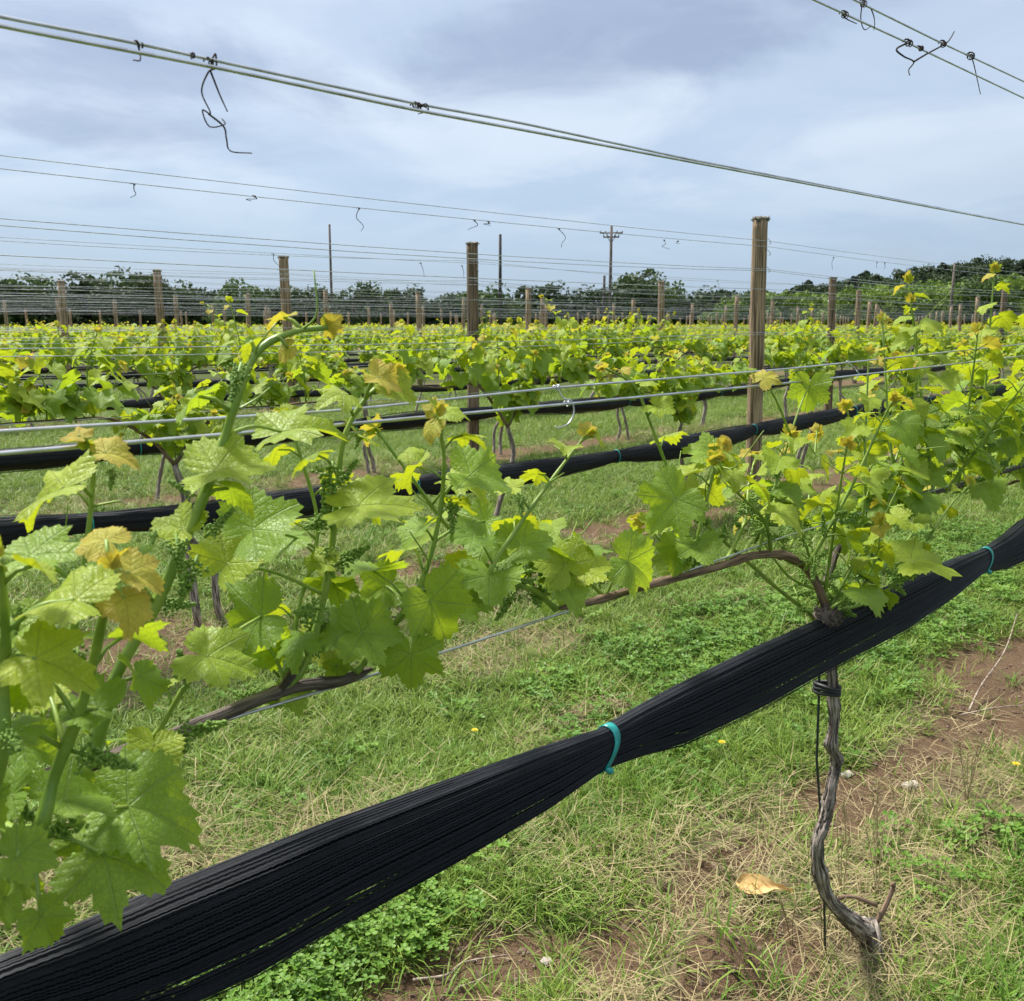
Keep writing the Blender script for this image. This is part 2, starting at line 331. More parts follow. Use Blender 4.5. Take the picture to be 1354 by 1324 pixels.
# ------------------------------------------------------------------ grass, clover, straw on the near ground
def scatter(name, pts, rz, tilt, sc, idx, protos, label, cat):
    hold = bpy.data.collections.new(name + '_shapes')
    for i, me in enumerate(protos): hold.objects.link(bpy.data.objects.new('%s_shape_%02d' % (name, i), me))
    me = bpy.data.meshes.new(name); me.from_pydata(pts.tolist(), [], [])
    rot = np.stack([tilt * np.cos(rz * 3), tilt * np.sin(rz * 3), rz], 1)
    me.attributes.new('rot', 'FLOAT_VECTOR', 'POINT').data.foreach_set('vector', rot.astype(np.float32).ravel())
    me.attributes.new('scl', 'FLOAT', 'POINT').data.foreach_set('value', sc.astype(np.float32))
    me.attributes.new('idx', 'INT', 'POINT').data.foreach_set('value', idx.astype(np.int32))
    o = link(name, me)
    t = bpy.data.node_groups.new(name, 'GeometryNodeTree')
    t.interface.new_socket('Geometry', in_out='INPUT', socket_type='NodeSocketGeometry'); t.interface.new_socket('Geometry', in_out='OUTPUT', socket_type='NodeSocketGeometry')
    gi, go = t.nodes.new('NodeGroupInput'), t.nodes.new('NodeGroupOutput')
    ci = t.nodes.new('GeometryNodeCollectionInfo'); ci.inputs[0].default_value = hold; ci.inputs[1].default_value = True; ci.inputs[2].default_value = True
    ip = t.nodes.new('GeometryNodeInstanceOnPoints'); ip.inputs['Pick Instance'].default_value = True
    def attr(nm, dt):
        a = t.nodes.new('GeometryNodeInputNamedAttribute'); a.data_type = dt; a.inputs[0].default_value = nm; return a.outputs[0]
    er = t.nodes.new('FunctionNodeEulerToRotation')
    L = t.links.new
    L(gi.outputs[0], ip.inputs['Points']); L(ci.outputs[0], ip.inputs['Instance']); L(attr('idx', 'INT'), ip.inputs['Instance Index'])
    L(attr('rot', 'FLOAT_VECTOR'), er.inputs[0]); L(er.outputs[0], ip.inputs['Rotation']); L(attr('scl', 'FLOAT'), ip.inputs['Scale']); L(ip.outputs[0], go.inputs[0])
    o.modifiers.new('scatter', 'NODES').node_group = t
    return tag(o, label, cat, kind='stuff')
def blade(mb, g, base, az, L, lean, w, curl=.6):
    d = np.array([math.cos(az), math.sin(az), 0]); sd = np.array([-d[1], d[0], 0]); V = []; n = 4
    for i in range(n):
        t = i / (n - 1); a = lean + curl * t
        p = base + L * t * (d * math.sin(a) + np.array([0, 0, math.cos(a)])); ww = w * (1 - t ** 1.6) * .5 + .0002
        V += [p - sd * ww, p + sd * ww]
    mb.add(V, [(2 * i, 2 * i + 1, 2 * i + 3, 2 * i + 2) for i in range(n - 1)])
def tuft(seed, nb, L0, L1, w, spread, lean0, lean1, mat):
    g = random.Random(seed); mb = MB()
    for i in range(nb):
        a = g.uniform(0, 6.283); r = spread * math.sqrt(g.random())
        blade(mb, g, np.array([r * math.cos(a), r * math.sin(a), -.006]), a + g.gauss(0, .9), g.uniform(L0, L1), g.uniform(lean0, lean1), w * g.uniform(.7, 1.3), g.uniform(.2, 1.0))
    return mb.mesh('blades', mat)
def clover_mesh(seed):
    g = random.Random(seed); mb = MB()
    for i in range(7):
        a = g.uniform(0, 6.283); r = .035 * math.sqrt(g.random()); h = g.uniform(.018, .045)
        b = np.array([r * math.cos(a), r * math.sin(a), 0]); tp = b + np.array([g.uniform(-.01, .01), g.uniform(-.01, .01), h])
        mb.tube([b, (b + tp) / 2 + [.002, 0, 0], tp], .0006, 3, cap=False)
        tl = unit([g.gauss(0, .3), g.gauss(0, .3), 1]); a0 = g.uniform(0, 6.28); q = g.uniform(.008, .0125)
        for j in range(3):
            aa = a0 + j * 2.094; y = unit(np.array([math.cos(aa), math.sin(aa), .15])); y = unit(y - tl * (y @ tl) * .7); x = np.cross(y, tl)
            o_ = [(0, 0, 0), (-.38, .45, .08), (-.42, .85, .1), (0, .95, -.02), (.42, .85, .1), (.38, .45, .08), (0, .5, -.05)]
            mb.add([tp + q * (x * u + y * v + tl * w_) for u, v, w_ in o_], [(0, 6, 1), (1, 6, 2), (2, 6, 3), (3, 6, 4), (4, 6, 5), (5, 6, 0)])
    return mb.mesh('clover', M['clover'], False)
def straw_mesh(seed):
    g = random.Random(seed); mb = MB()
    for i in range(11):
        a = g.uniform(0, 6.283); p = np.array([g.gauss(0, .035), g.gauss(0, .035), g.uniform(.001, .016)])
        blade(mb, g, p, a, g.uniform(.03, .09), g.uniform(1.15, 1.6), g.uniform(.0007, .0017), g.uniform(-.25, .35))
    return mb.mesh('straw', M['straw'])
G = np.random.default_rng(5)
def clear(x, y): return np.hypot(x - 1.80, y - .715) > .065
def field_points(n, r0, r1, pw):
    u = G.random(n); r = (r0 ** pw + u * (r1 ** pw - r0 ** pw)) ** (1 / pw); a = HEADING + (G.random(n) - .5) * R(92)
    x, y = r * np.cos(a), r * np.sin(a); return x, y, r
greens = [tuft(i, 16, .03, .075, .0027, .035, .05, .9, M['grass']) for i in range(6)] + [tuft(20 + i, 12, .05, .11, .0030, .03, .1, .9, M['grass']) for i in range(2)]
x, y, r = field_points(90000, .9, 20, .85)
so, dr, cl = soil_mask(x, y), dry_mask(x, y), clov_mask(x, y)
keep = G.random(len(x)) < np.clip((1 - so * .96) * (1 - dr * .74) * (1 - cl * .25), 0, 1)
keep &= clear(x, y); x, y, r = x[keep], y[keep], r[keep]; m = len(x)
scatter('grass', np.stack([x, y, gz(x, y)], 1), G.random(m) * 6.28, G.random(m) * .35, (.62 + .6 * G.random(m)) * (1 + .05 * r), G.integers(0, 8, m), greens, 'short mown green grass covering the alley between vine rows', 'grass')
lush = [tuft(40 + i, 22, .05, .12, .0034, .03, .05, .7, M['lush']) for i in range(4)]
x, y, r = field_points(26000, .9, 7, 1.2)
keep = G.random(len(x)) < np.maximum(blob(x, y, LUSH), .03 + .25 * np.clip((fbm(x * 2.5, y * 2.5, 51) - .58) * 5, 0, 1) * (1 - soil_mask(x, y))) * .55
keep &= clear(x, y); x, y, r = x[keep], y[keep], r[keep]; m = len(x)
scatter('lush_grass', np.stack([x, y, gz(x, y)], 1), G.random(m) * 6.28, G.random(m) * .25, .55 + .5 * G.random(m), G.integers(0, 4, m), lush, 'taller fresh green grass clumps beside the vine trunk', 'grass')
cl_me = [clover_mesh(60 + i) for i in range(5)]
x, y, r = field_points(60000, .9, 10, 1.0)
keep = G.random(len(x)) < np.maximum(clov_mask(x, y), .045 * (1 - dry_mask(x, y))) * (1 - .9 * soil_mask(x, y)) * (.45 + .9 * np.clip((fbm(x * 6, y * 6, 71) - .35) * 3, 0, 1)) * .62
keep &= clear(x, y); x, y, r = x[keep], y[keep], r[keep]; m = len(x)
scatter('clover', np.stack([x, y, gz(x, y) + .002], 1), G.random(m) * 6.28, G.random(m) * .3, (.65 + .75 * G.random(m)) * (1 + .03 * r), G.integers(0, 5, m), cl_me, 'dark green clover patches growing in the grass', 'clover')
st_me = [straw_mesh(80 + i) for i in range(6)]
x, y, r = field_points(56000, .9, 16, .9)
keep = G.random(len(x)) < np.clip(dry_mask(x, y) * .62 + .03, 0, 1) * (1 - .92 * soil_mask(x, y)) * (1 - .7 * clov_mask(x, y))
keep &= clear(x, y); x, y, r = x[keep], y[keep], r[keep]; m = len(x)
scatter('dry_straw', np.stack([x, y, gz(x, y) + .004], 1), G.random(m) * 6.28, G.random(m) * .4, (.7 + .8 * G.random(m)) * (1 + .04 * r), G.integers(0, 6, m), st_me, 'pale dead grass and straw lying among the green', 'dry grass')

def clod_mesh(seed):
    g = np.random.default_rng(seed); v, f = ico(); return MB().add(v * (1 + .28 * g.standard_normal((12, 1))) * [1, .85, .6], f).mesh('clod', M['soil'], False)
x, y, r = field_points(60000, .9, 6, 1.1)
keep = G.random(len(x)) < soil_mask(x, y) ** 2 * .5
x, y, r = x[keep], y[keep], r[keep]; m = len(x)
scatter('soil_crumbs', np.stack([x, y, gz(x, y) + .001], 1), G.random(m) * 6.28, G.random(m) * 1.2, .0016 + .0085 * G.random(m) ** 4, G.integers(0, 5, m), [clod_mesh(90 + i) for i in range(5)], 'loose brown soil crumbs scattered on the bare patches', 'soil')

# ------------------------------------------------------------------ leaves, buds
def leaf_geo(seed, teeth, rings, deep=1.):
    g = np.random.default_rng(seed); n = teeth * 4 + 1
    th = np.linspace(-math.pi * .985, math.pi * .985, n); A = np.degrees(np.abs(th))
    kx = [0, 20, 31, 54, 74, 84, 110, 135, 158, 172, 178]; ky = np.array([1.0, .84, .74, .93, .78, .72, .80, .68, .55, .33, .14])
    out = []; dp = g.uniform(.68, 1.05)
    for sgn in (-1, 1):
        kk = ky * (1 + g.normal(0, .07, len(ky))); kk[0] = 1.0; kk[2] *= dp; kk[5] *= dp ** .7; out.append(np.interp(A, kx, kk))
    r = np.where(th < 0, out[0], out[1])
    saw = (np.arange(n) % 2) * 2 - 1
    r = r * (1 + saw * np.where(A < 160, .058, .015) * (1 + .3 * g.standard_normal(n)))
    fr = np.array(rings); ph = g.uniform(0, 6.28, 3)
    V = [np.zeros((1, 3))]; cup = g.uniform(-.12, .30); fold = g.uniform(.0, .42); wa = g.uniform(.05, .12); droop = g.uniform(.1, .5)
    for f_ in fr:
        rr = r * f_ if f_ > .99 else (r * f_ * .6 + f_ * .4 * np.convolve(np.pad(r, 2, mode='edge'), np.ones(5) / 5, 'valid'))
        X, Yv = rr * np.sin(th), rr * np.cos(th)
        Z = fold * np.abs(X) - cup * rr ** 2 - droop * np.clip(Yv, 0, 2) ** 2 + wa * rr ** 2 * np.sin(th * 5 + ph[0]) + .5 * wa * rr ** 3 * np.sin(th * 11 + ph[1])
        V.append(np.stack([X, Yv, Z], 1))
    V = np.concatenate(V); F = [(0, 1 + i + 1, 1 + i) for i in range(n - 1)]
    for q in range(len(fr) - 1):
        a, b = 1 + q * n, 1 + (q + 1) * n
        F += [(a + i, a + i + 1, b + i + 1, b + i) for i in range(n - 1)]
    return V, F, V[:, :2] + 1e-4
NV = 10
HI = [leaf_geo(100 + i, 15, [.3, .58, .82, 1.0]) for i in range(NV)]
LO = [leaf_geo(100 + i, 7, [.55, 1.0]) for i in range(NV)]
FAR = [leaf_geo(100 + i, 4, [1.0]) for i in range(NV)]
def leaf_meshes(geo): return [[MB().add(V, F, uv).mesh('leaf', M['leaf'][st]) for V, F, uv in geo] for st in range(3)]
LEAF_HI, LEAF_LO = leaf_meshes(HI), leaf_meshes(LO)
def cluster_geo(seed, nb):
    """unopened grape flower buds on a short branched spike, unit length along +Y"""
    g = random.Random(seed); mb = MB(); iv, jf = ico()
    mb.tube([(0, 0, 0), (.02, .5, 0), (0, 1, 0)], [.035, .03, .015], 4)
    for i in range(nb):
        t = .12 + .88 * (i / nb); sh = (.20 * (1 - t) ** .7 + .04) * (1.7 if .15 < t < .32 else 1) * (.75 + .25 * math.sin(t * 40))
        a = g.uniform(0, 6.283); q = sh * g.uniform(.45, 1)
        mb.add(iv * g.uniform(.026, .040) + [q * math.cos(a), t + g.uniform(-.02, .05), q * math.sin(a)], jf)
    return mb
CL_HI = [cluster_geo(i, 190).mesh('flower_cluster', M['cluster']) for i in range(4)]
CL_LO = [cluster_geo(10 + i, 26).mesh('flower_cluster', M['cluster']) for i in range(2)]

def shoot_parts(g, path, r0, nleaf, ls, leaves, clusters, mb, skip=0.1, tip=True, clu=.6, hang=1.0):
    """leaves alternate along a shoot: broad below, yellow-green above, bronze at the tip"""
    path = np.asarray(path); n = len(path); T = np.gradient(path, axis=0)
    mb.tube(path, np.linspace(r0, r0 * .38, n) * (1 + .12 * np.cos(np.linspace(0, nleaf * 6.28, n))), 7)
    az0 = g.uniform(0, 6.283)
    for i in range(nleaf):
        t = skip + (1 - skip) * (i + .5) / nleaf; p = path[min(int(t * (n - 1)), n - 1)]; tg = unit(T[min(int(t * (n - 1)), n - 1)])
        az = az0 + i * math.pi + g.gauss(0, .55)
        d = np.array([math.cos(az), math.sin(az), 0]); d = unit(d - tg * (d @ tg) * .6)
        size = ls * (.064 * (1 - t) ** .55 + .016) * g.uniform(.8, 1.2)
        if i == 0: size *= .75
        pl = size * g.uniform(.8, 1.3); q = p + d * pl * .8 + np.array([0, 0, pl * g.uniform(.25, .7)])
        mb.tube([p, p + (q - p) * .5 + np.array([0, 0, pl * .12]), q], [r0 * .38, r0 * .28, r0 * .26], 5)
        st = 0 if t < .52 + g.gauss(0, .1) else (1 if t < .92 + g.gauss(0, .05) else 2)
        dr = g.uniform(.1, .9) * hang * (1 - .9 * max(0, t - .5))
        tipd = unit(d * 1.0 + np.array([g.gauss(0, .3), g.gauss(0, .3), -dr]))
        nrm = unit(np.array([g.gauss(0, .35), g.gauss(0, .35), 1.0]) + d * g.uniform(.0, .7))
        leaves.append((frame(q, tipd, nrm, size), st, g.randrange(NV)))
        if clu and .16 < t < .56 and g.random() < clu:
            dd = unit(-d + np.array([g.gauss(0, .3), g.gauss(0, .3), g.uniform(-.5, .5)]))
            clusters.append((frame(p + dd * .004, dd, (0, .3, 1), ls * g.uniform(.045, .075)), g.randrange(4)))
        if .45 < t < .95 and g.random() < .4:
            dd = unit(-d + np.array([0, 0, g.uniform(.2, 1.2)])); L = g.uniform(.05, .11) * ls
            mb.tube(spline([p, p + dd * L * .5, p + dd * L + np.array([g.gauss(0, .015), g.gauss(0, .015), g.gauss(.01, .015)])], 8), np.linspace(.0012, .0006, 8), 4)
    if tip:
        e = path[-1]; tg = unit(T[-1])
        for j in range(3):
            d = unit(tg + np.array([g.gauss(0, .6), g.gauss(0, .6), g.gauss(.1, .3)]))
            leaves.append((frame(e + d * .004, d, (g.gauss(0, 1), g.gauss(0, 1), .6), min(ls, .9) * g.uniform(.014, .026)), 2 if g.random() < .7 else 1, g.randrange(NV)))

# ------------------------------------------------------------------ grapevines of the rows behind
def vine_design(seed):
    g = random.Random(seed); trunks, canes, shoots, leaves, clusters, canes_p, lo_, co_ = [], [], [], [], [], [], [], []
    def own(): lo_.extend([len(shoots) - 1] * (len(leaves) - len(lo_))); co_.extend([len(shoots) - 1] * (len(clusters) - len(co_)))
    head = np.array([g.uniform(-.1, .1), 0, g.uniform(.68, .76)])
    for q in range(g.choice((1, 2, 2))):
        b = np.array([g.uniform(-.07, .07) + q * .10, g.uniform(-.03, .03), -.03])
        pts = [b] + [b + (head - b) * t + [g.gauss(0, .03), g.gauss(0, .02), 0] for t in (.2, .4, .6, .8)] + [head]
        trunks.append(MB().tube(spline(pts, 22), np.linspace(.017, .012, 22), 8, rough=.16, seed=seed + q))
    for sg in (-1, 1):
        L = g.uniform(.72, .95)
        pts = [head, head + [sg * .10, 0, .12], head + [sg * .25, 0, .95 - head[2]]] + [np.array([head[0] + sg * (.25 + (L - .25) * t), g.gauss(0, .01), .955 + g.gauss(0, .006)]) for t in (.35, .7, 1)]
        cp = spline(pts, 26); canes_p.append(cp); canes.append(MB().tube(cp, np.linspace(.0085, .004, 26), 6, rough=.08, seed=seed))
        ns = g.randint(7, 8)
        for i in range(ns):
            p = cp[int((.12 + .86 * (i + g.uniform(.1, .9)) / ns) * 25)]; h = g.choice((.14, .20, .26, .31, .36, .42)) * g.uniform(.85, 1.15)
            e = p + [g.gauss(0, .09), g.gauss(0, .11), h]; md = (p + e) / 2 + [g.gauss(0, .03), g.gauss(0, .03), 0]
            mb = MB(); shoot_parts(g, spline([p, md, e], 14), .0042, int(6 + h * 15), 1.02, leaves, clusters, mb, .08, clu=.45, hang=1.2); shoots.append(mb); own()
    for i in range(9):
        p = canes_p[g.randrange(2)][g.randrange(4, 24)]; az = g.uniform(0, 6.283); L = g.uniform(.08, .16)
        e = p + [math.cos(az) * L * .6, math.sin(az) * L, g.uniform(-.07, .10)]
        mb = MB(); shoot_parts(g, spline([p, (p + e) / 2 + [0, 0, .03], e], 10), .0034, 5, 1.05, leaves, clusters, mb, .1, clu=.2, hang=1.2); shoots.append(mb); own()
    for i in range(4):
        p = head + [g.gauss(0, .06), 0, .02]; e = p + [g.gauss(0, .12), g.gauss(0, .12), g.uniform(.15, .32)]
        mb = MB(); shoot_parts(g, spline([p, (p + e) / 2, e], 10), .0038, 6, 1.1, leaves, clusters, mb, .15, clu=.3, hang=1.2); shoots.append(mb); own()
    return trunks, canes, shoots, leaves, clusters, lo_, co_
ND = 8
DESIGN = [vine_design(200 + i) for i in range(ND)]
NEARPARTS, FARPARTS = [], []
for tr, ca, sh, le, cu, lo_, co_ in DESIGN:
    NEARPARTS.append([('trunk', t.mesh('trunk', M['bark'])) for t in tr] + [('cane', c_.mesh('cane', M['cane'])) for c_ in ca] + [('shoot', q.mesh('shoot', M['shoot'])) for q in sh])
    fol = MB()
    for Mx, st, v in le:
        V, F, uv = FAR[v]; fol.add((V @ (Mx[:3, :3] * 1.12).T) + Mx[:3, 3], F, uv, st)
    wood = MB()
    for t in tr + ca: wood.add(np.concatenate(t.v), t.f)
    stem = MB()
    for q in sh: stem.add(q.v[0], [f for f in q.f if max(f) < len(q.v[0])])
    FARPARTS.append([('trunk', wood.mesh('trunk', M['bark'])), ('shoot_cluster', stem.mesh('shoot_cluster', M['shoot'])), ('foliage', fol.mesh('foliage', M['leaf']))])
def near_vine(d, loc, flip, sc, label, group):
    o = tag(empty('grapevine', loc, math.pi if flip else 0, (1, 1, sc)), label, 'grapevine', group)
    sh = []
    for nm, me in NEARPARTS[d]:
        c_ = link(nm, me, o)
        if nm == 'shoot': sh.append(c_)
    for (Mx, st, v), q in zip(DESIGN[d][3], DESIGN[d][5]): link('leaf', LEAF_LO[st][v], sh[q], Matrix(Mx.tolist()))
    for (Mx, v), q in zip(DESIGN[d][4], DESIGN[d][6]): link('flower_cluster', CL_LO[v % 2], sh[q], Matrix(Mx.tolist()))
def far_vine(d, loc, flip, sc, label, group):
    o = tag(empty('grapevine', loc, math.pi if flip else 0, (1, 1, sc)), label, 'grapevine', group)
    for nm, me in FARPARTS[d]:
        c_ = link(nm, me, o)
        if nm != 'trunk': c_['kind'] = 'stuff'
ORD = ['first', 'second', 'third', 'fourth', 'fifth', 'sixth', 'seventh', 'eighth', 'ninth', 'tenth']
NTH = ['first', 'second', 'third', 'fourth', 'fifth', 'sixth', 'seventh', 'eighth', 'ninth', 'tenth', 'eleventh', 'twelfth', 'thirteenth']
def row_span(i): return .27 * ROWS[i] - 1.6, min(3.3 * ROWS[i] + 3, 92)
stuff_v, far_list = [], []
for i in range(20):
    a, b = row_span(i)
    if i == 0: ss = [3.55, 5.4, 7.2]
    elif i == 1: ss = [-.05, 1.79, 3.66, 5.5, 7.3, 9.1, 10.9, 12.7, 14.4]
    else:
        n0 = {2: 6.75 % 1.83}.get(i, rnd.uniform(0, 1.8)); ss = [n0 + 1.83 * q for q in range(-2, 60) if a < n0 + 1.83 * q < b]
    for q, s_ in enumerate(ss):
        d = (i * 3 + q * 2 + rnd.randrange(3)) % ND; fl = rnd.random() < .5; sc = rnd.uniform(.88, 1.04)
        if i == 2 and abs(s_ - 8.6) < .92: sc = 1.10
        loc = (s_, ROWS[i] + rnd.gauss(0, .02), 0)
        if i <= 2:
            nm = ['leafy grapevine further along the nearest trellis row', 'leafy grapevine in the second trellis row, just behind the nearest row', 'leafy grapevine in the third trellis row, beyond the second black net'][i]
            if i:
                gap = sum(1 for z_ in ss if (z_ - post_s(i)) * (s_ - post_s(i)) > 0 and abs(z_ - post_s(i)) <= abs(s_ - post_s(i)))
                nm = 'grapevine in the %s row, %s from the %s post on its %s side' % (ORD[i], NTH[gap - 1], ('tall pale', 'dark ragged')[i - 1], 'hill' if s_ > post_s(i) else 'hedgerow')
            near_vine(d, loc, fl, sc, nm, ['vines further along the nearest row', 'vines of the second row', 'vines of the third row'][i])
        elif i <= 9: far_vine(d, loc, fl, sc, 'small leafy grapevine in the %s trellis row from the camera side' % ORD[i], 'vines of the %s row' % ORD[i])
        else: stuff_v.append((d, loc, fl, sc))
mbf = MB()
for d, loc, fl, sc in stuff_v:
    le = DESIGN[d][3]
    for Mx, st, v in le[::5]:
        q = np.array([(-.6, -.4, 0), (.6, -.4, .1), (.5, .7, -.1), (-.5, .7, 0)]) * 2.3
        P = (q @ Mx[:3, :3].T) + Mx[:3, 3]
        if fl: P = P * [-1, -1, 1]
        mbf.add(P + loc, [(0, 1, 2, 3)], q[:, :2] * .3 + .01, st)
tag(mbf.build('distant_vine_rows', M['leaf']), 'distant green vine rows running up to the tree line', 'vine rows', kind='stuff')

# ------------------------------------------------------------------ measured positions in the nearest row, metres (along, across, up)
SHOOTS=[
 ('L',[(0.174, 0.61, 0.979), (0.19, 0.6, 1.021), (0.208, 0.59, 1.07), (0.219, 0.58, 1.12), (0.224, 0.57, 1.152)],0.0055,4,1.0),
 ('L',[(0.247, 0.7, 0.975), (0.267, 0.696, 1.034), (0.302, 0.693, 1.087), (0.332, 0.689, 1.143), (0.359, 0.685, 1.201), (0.373, 0.681, 1.241), (0.392, 0.677, 1.279), (0.421, 0.674, 1.294), (0.453, 0.67, 1.298)],0.006,6,0.8),
 ('L',[(0.238, 0.75, 0.99), (0.257, 0.745, 1.061), (0.27, 0.74, 1.121), (0.279, 0.735, 1.186), (0.276, 0.73, 1.21)],0.004,5,0.8),
 ('L',[(0.151, 0.59, 1.029), (0.159, 0.577, 1.097), (0.159, 0.563, 1.137), (0.156, 0.55, 1.175)],0.005,5,1.0),
 ('L',[(0.271, 0.72, 0.958), (0.299, 0.71, 0.972), (0.322, 0.7, 1.009), (0.336, 0.69, 1.027)],0.004,3,0.7),
 ('L',[(0.444, 0.75, 0.962), (0.467, 0.745, 0.985), (0.49, 0.74, 1.06), (0.501, 0.735, 1.139), (0.508, 0.73, 1.196), (0.532, 0.725, 1.234), (0.56, 0.72, 1.251)],0.0045,8,1.0),
 ('L',[(0.527, 0.75, 0.956), (0.551, 0.744, 0.983), (0.597, 0.738, 1.027), (0.621, 0.732, 1.092), (0.627, 0.726, 1.163), (0.612, 0.72, 1.213)],0.004200000000000001,8,1.0),
 ('L',[(0.441, 0.78, 0.944), (0.474, 0.79, 0.968), (0.496, 0.8, 1.023), (0.528, 0.81, 1.094), (0.519, 0.82, 1.165), (0.51, 0.83, 1.207)],0.0036,8,1.0),
 ('L',[(0.174, 0.73, 0.939), (0.21, 0.753, 0.967), (0.242, 0.777, 0.993), (0.26, 0.8, 1.034)],0.004,5,1.0),
 ('H',[(0.873, 0.75, 0.961), (0.826, 0.77, 0.976), (0.777, 0.79, 0.999), (0.713, 0.81, 1.061), (0.663, 0.83, 1.136), (0.633, 0.85, 1.188)],0.004200000000000001,9,1.0),
 ('H',[(0.778, 0.75, 0.994), (0.704, 0.742, 1.021), (0.75, 0.735, 1.081), (0.805, 0.728, 1.136), (0.842, 0.72, 1.174)],0.004,8,0.95),
 ('H',[(0.931, 0.76, 0.949), (0.905, 0.777, 0.982), (0.886, 0.793, 1.027), (0.84, 0.81, 1.056)],0.003,4,1.0),
 ('H',[(1.525, 0.77, 0.789), (1.42, 0.779, 0.857), (1.32, 0.787, 0.926), (1.209, 0.796, 1.004), (1.138, 0.804, 1.076), (1.091, 0.813, 1.162), (1.061, 0.821, 1.217), (1.008, 0.83, 1.242)],0.004200000000000001,9,0.95),
 ('H',[(1.051, 0.75, 0.948), (1.101, 0.745, 0.973), (1.123, 0.74, 1.036), (1.14, 0.735, 1.1), (1.153, 0.73, 1.131)],0.0038,8,1.0),
 ('H',[(1.297, 0.75, 0.952), (1.313, 0.743, 1.027), (1.334, 0.737, 1.091), (1.341, 0.73, 1.132)],0.0038,7,1.0),
 ('H',[(1.422, 0.73, 0.908), (1.446, 0.71, 0.969), (1.488, 0.69, 1.048), (1.516, 0.67, 1.129), (1.519, 0.65, 1.18)],0.004200000000000001,8,1.0),
 ('H',[(1.522, 0.72, 0.81), (1.616, 0.706, 0.811), (1.707, 0.692, 0.838), (1.781, 0.678, 0.9), (1.842, 0.664, 0.959), (1.902, 0.65, 0.998)],0.004200000000000001,7,0.9),
 ('H',[(1.204, 0.75, 0.951), (1.297, 0.777, 0.994), (1.348, 0.803, 1.045), (1.412, 0.83, 1.086)],0.0036,8,1.0),
 ('H',[(1.423, 0.77, 0.917), (1.532, 0.797, 0.97), (1.602, 0.823, 1.041), (1.66, 0.85, 1.104)],0.0036,8,1.0),
 ('H',[(1.488, 0.73, 0.84), (1.463, 0.71, 0.941), (1.436, 0.69, 1.036), (1.41, 0.67, 1.114)],0.0038,8,1.0),
 ('H',[(1.498, 0.72, 0.826), (1.538, 0.703, 0.896), (1.595, 0.687, 0.963), (1.622, 0.67, 1.029)],0.0038,8,1.0),
 ('H',[(1.537, 0.77, 0.849), (1.496, 0.783, 0.95), (1.485, 0.797, 1.03), (1.503, 0.81, 1.093)],0.0036,8,1.0),
 ('H',[(1.561, 0.75, 0.799), (1.781, 0.767, 0.818), (1.991, 0.783, 0.874), (2.14, 0.8, 0.952)],0.0038,8,1.0),
 ('H',[(1.62, 0.78, 0.802), (1.785, 0.79, 0.905), (1.894, 0.8, 1.012), (1.976, 0.81, 1.098)],0.0038,9,1.0),
 ('H',[(1.706, 0.77, 0.92), (1.834, 0.772, 0.991), (1.914, 0.775, 1.136), (1.912, 0.777, 1.256), (1.872, 0.78, 1.346)],0.004,10,0.95),
 ('H',[(1.338, 0.75, 0.936), (1.28, 0.733, 1.003), (1.162, 0.717, 1.072), (1.094, 0.7, 1.119)],0.0034,7,1.0),
 ('H',[(1.574, 0.78, 0.818), (1.476, 0.797, 0.87), (1.396, 0.813, 0.961), (1.383, 0.83, 1.012)],0.0034,7,1.0),
 ('H',[(1.47, 0.7, 0.836), (1.53, 0.683, 0.861), (1.542, 0.667, 0.921), (1.509, 0.65, 0.981)],0.0032,6,1.0),
 ('H',[(1.144, 0.75, 0.953), (1.09, 0.78, 0.991), (1.075, 0.81, 1.022)],0.003,5,1.0),
]
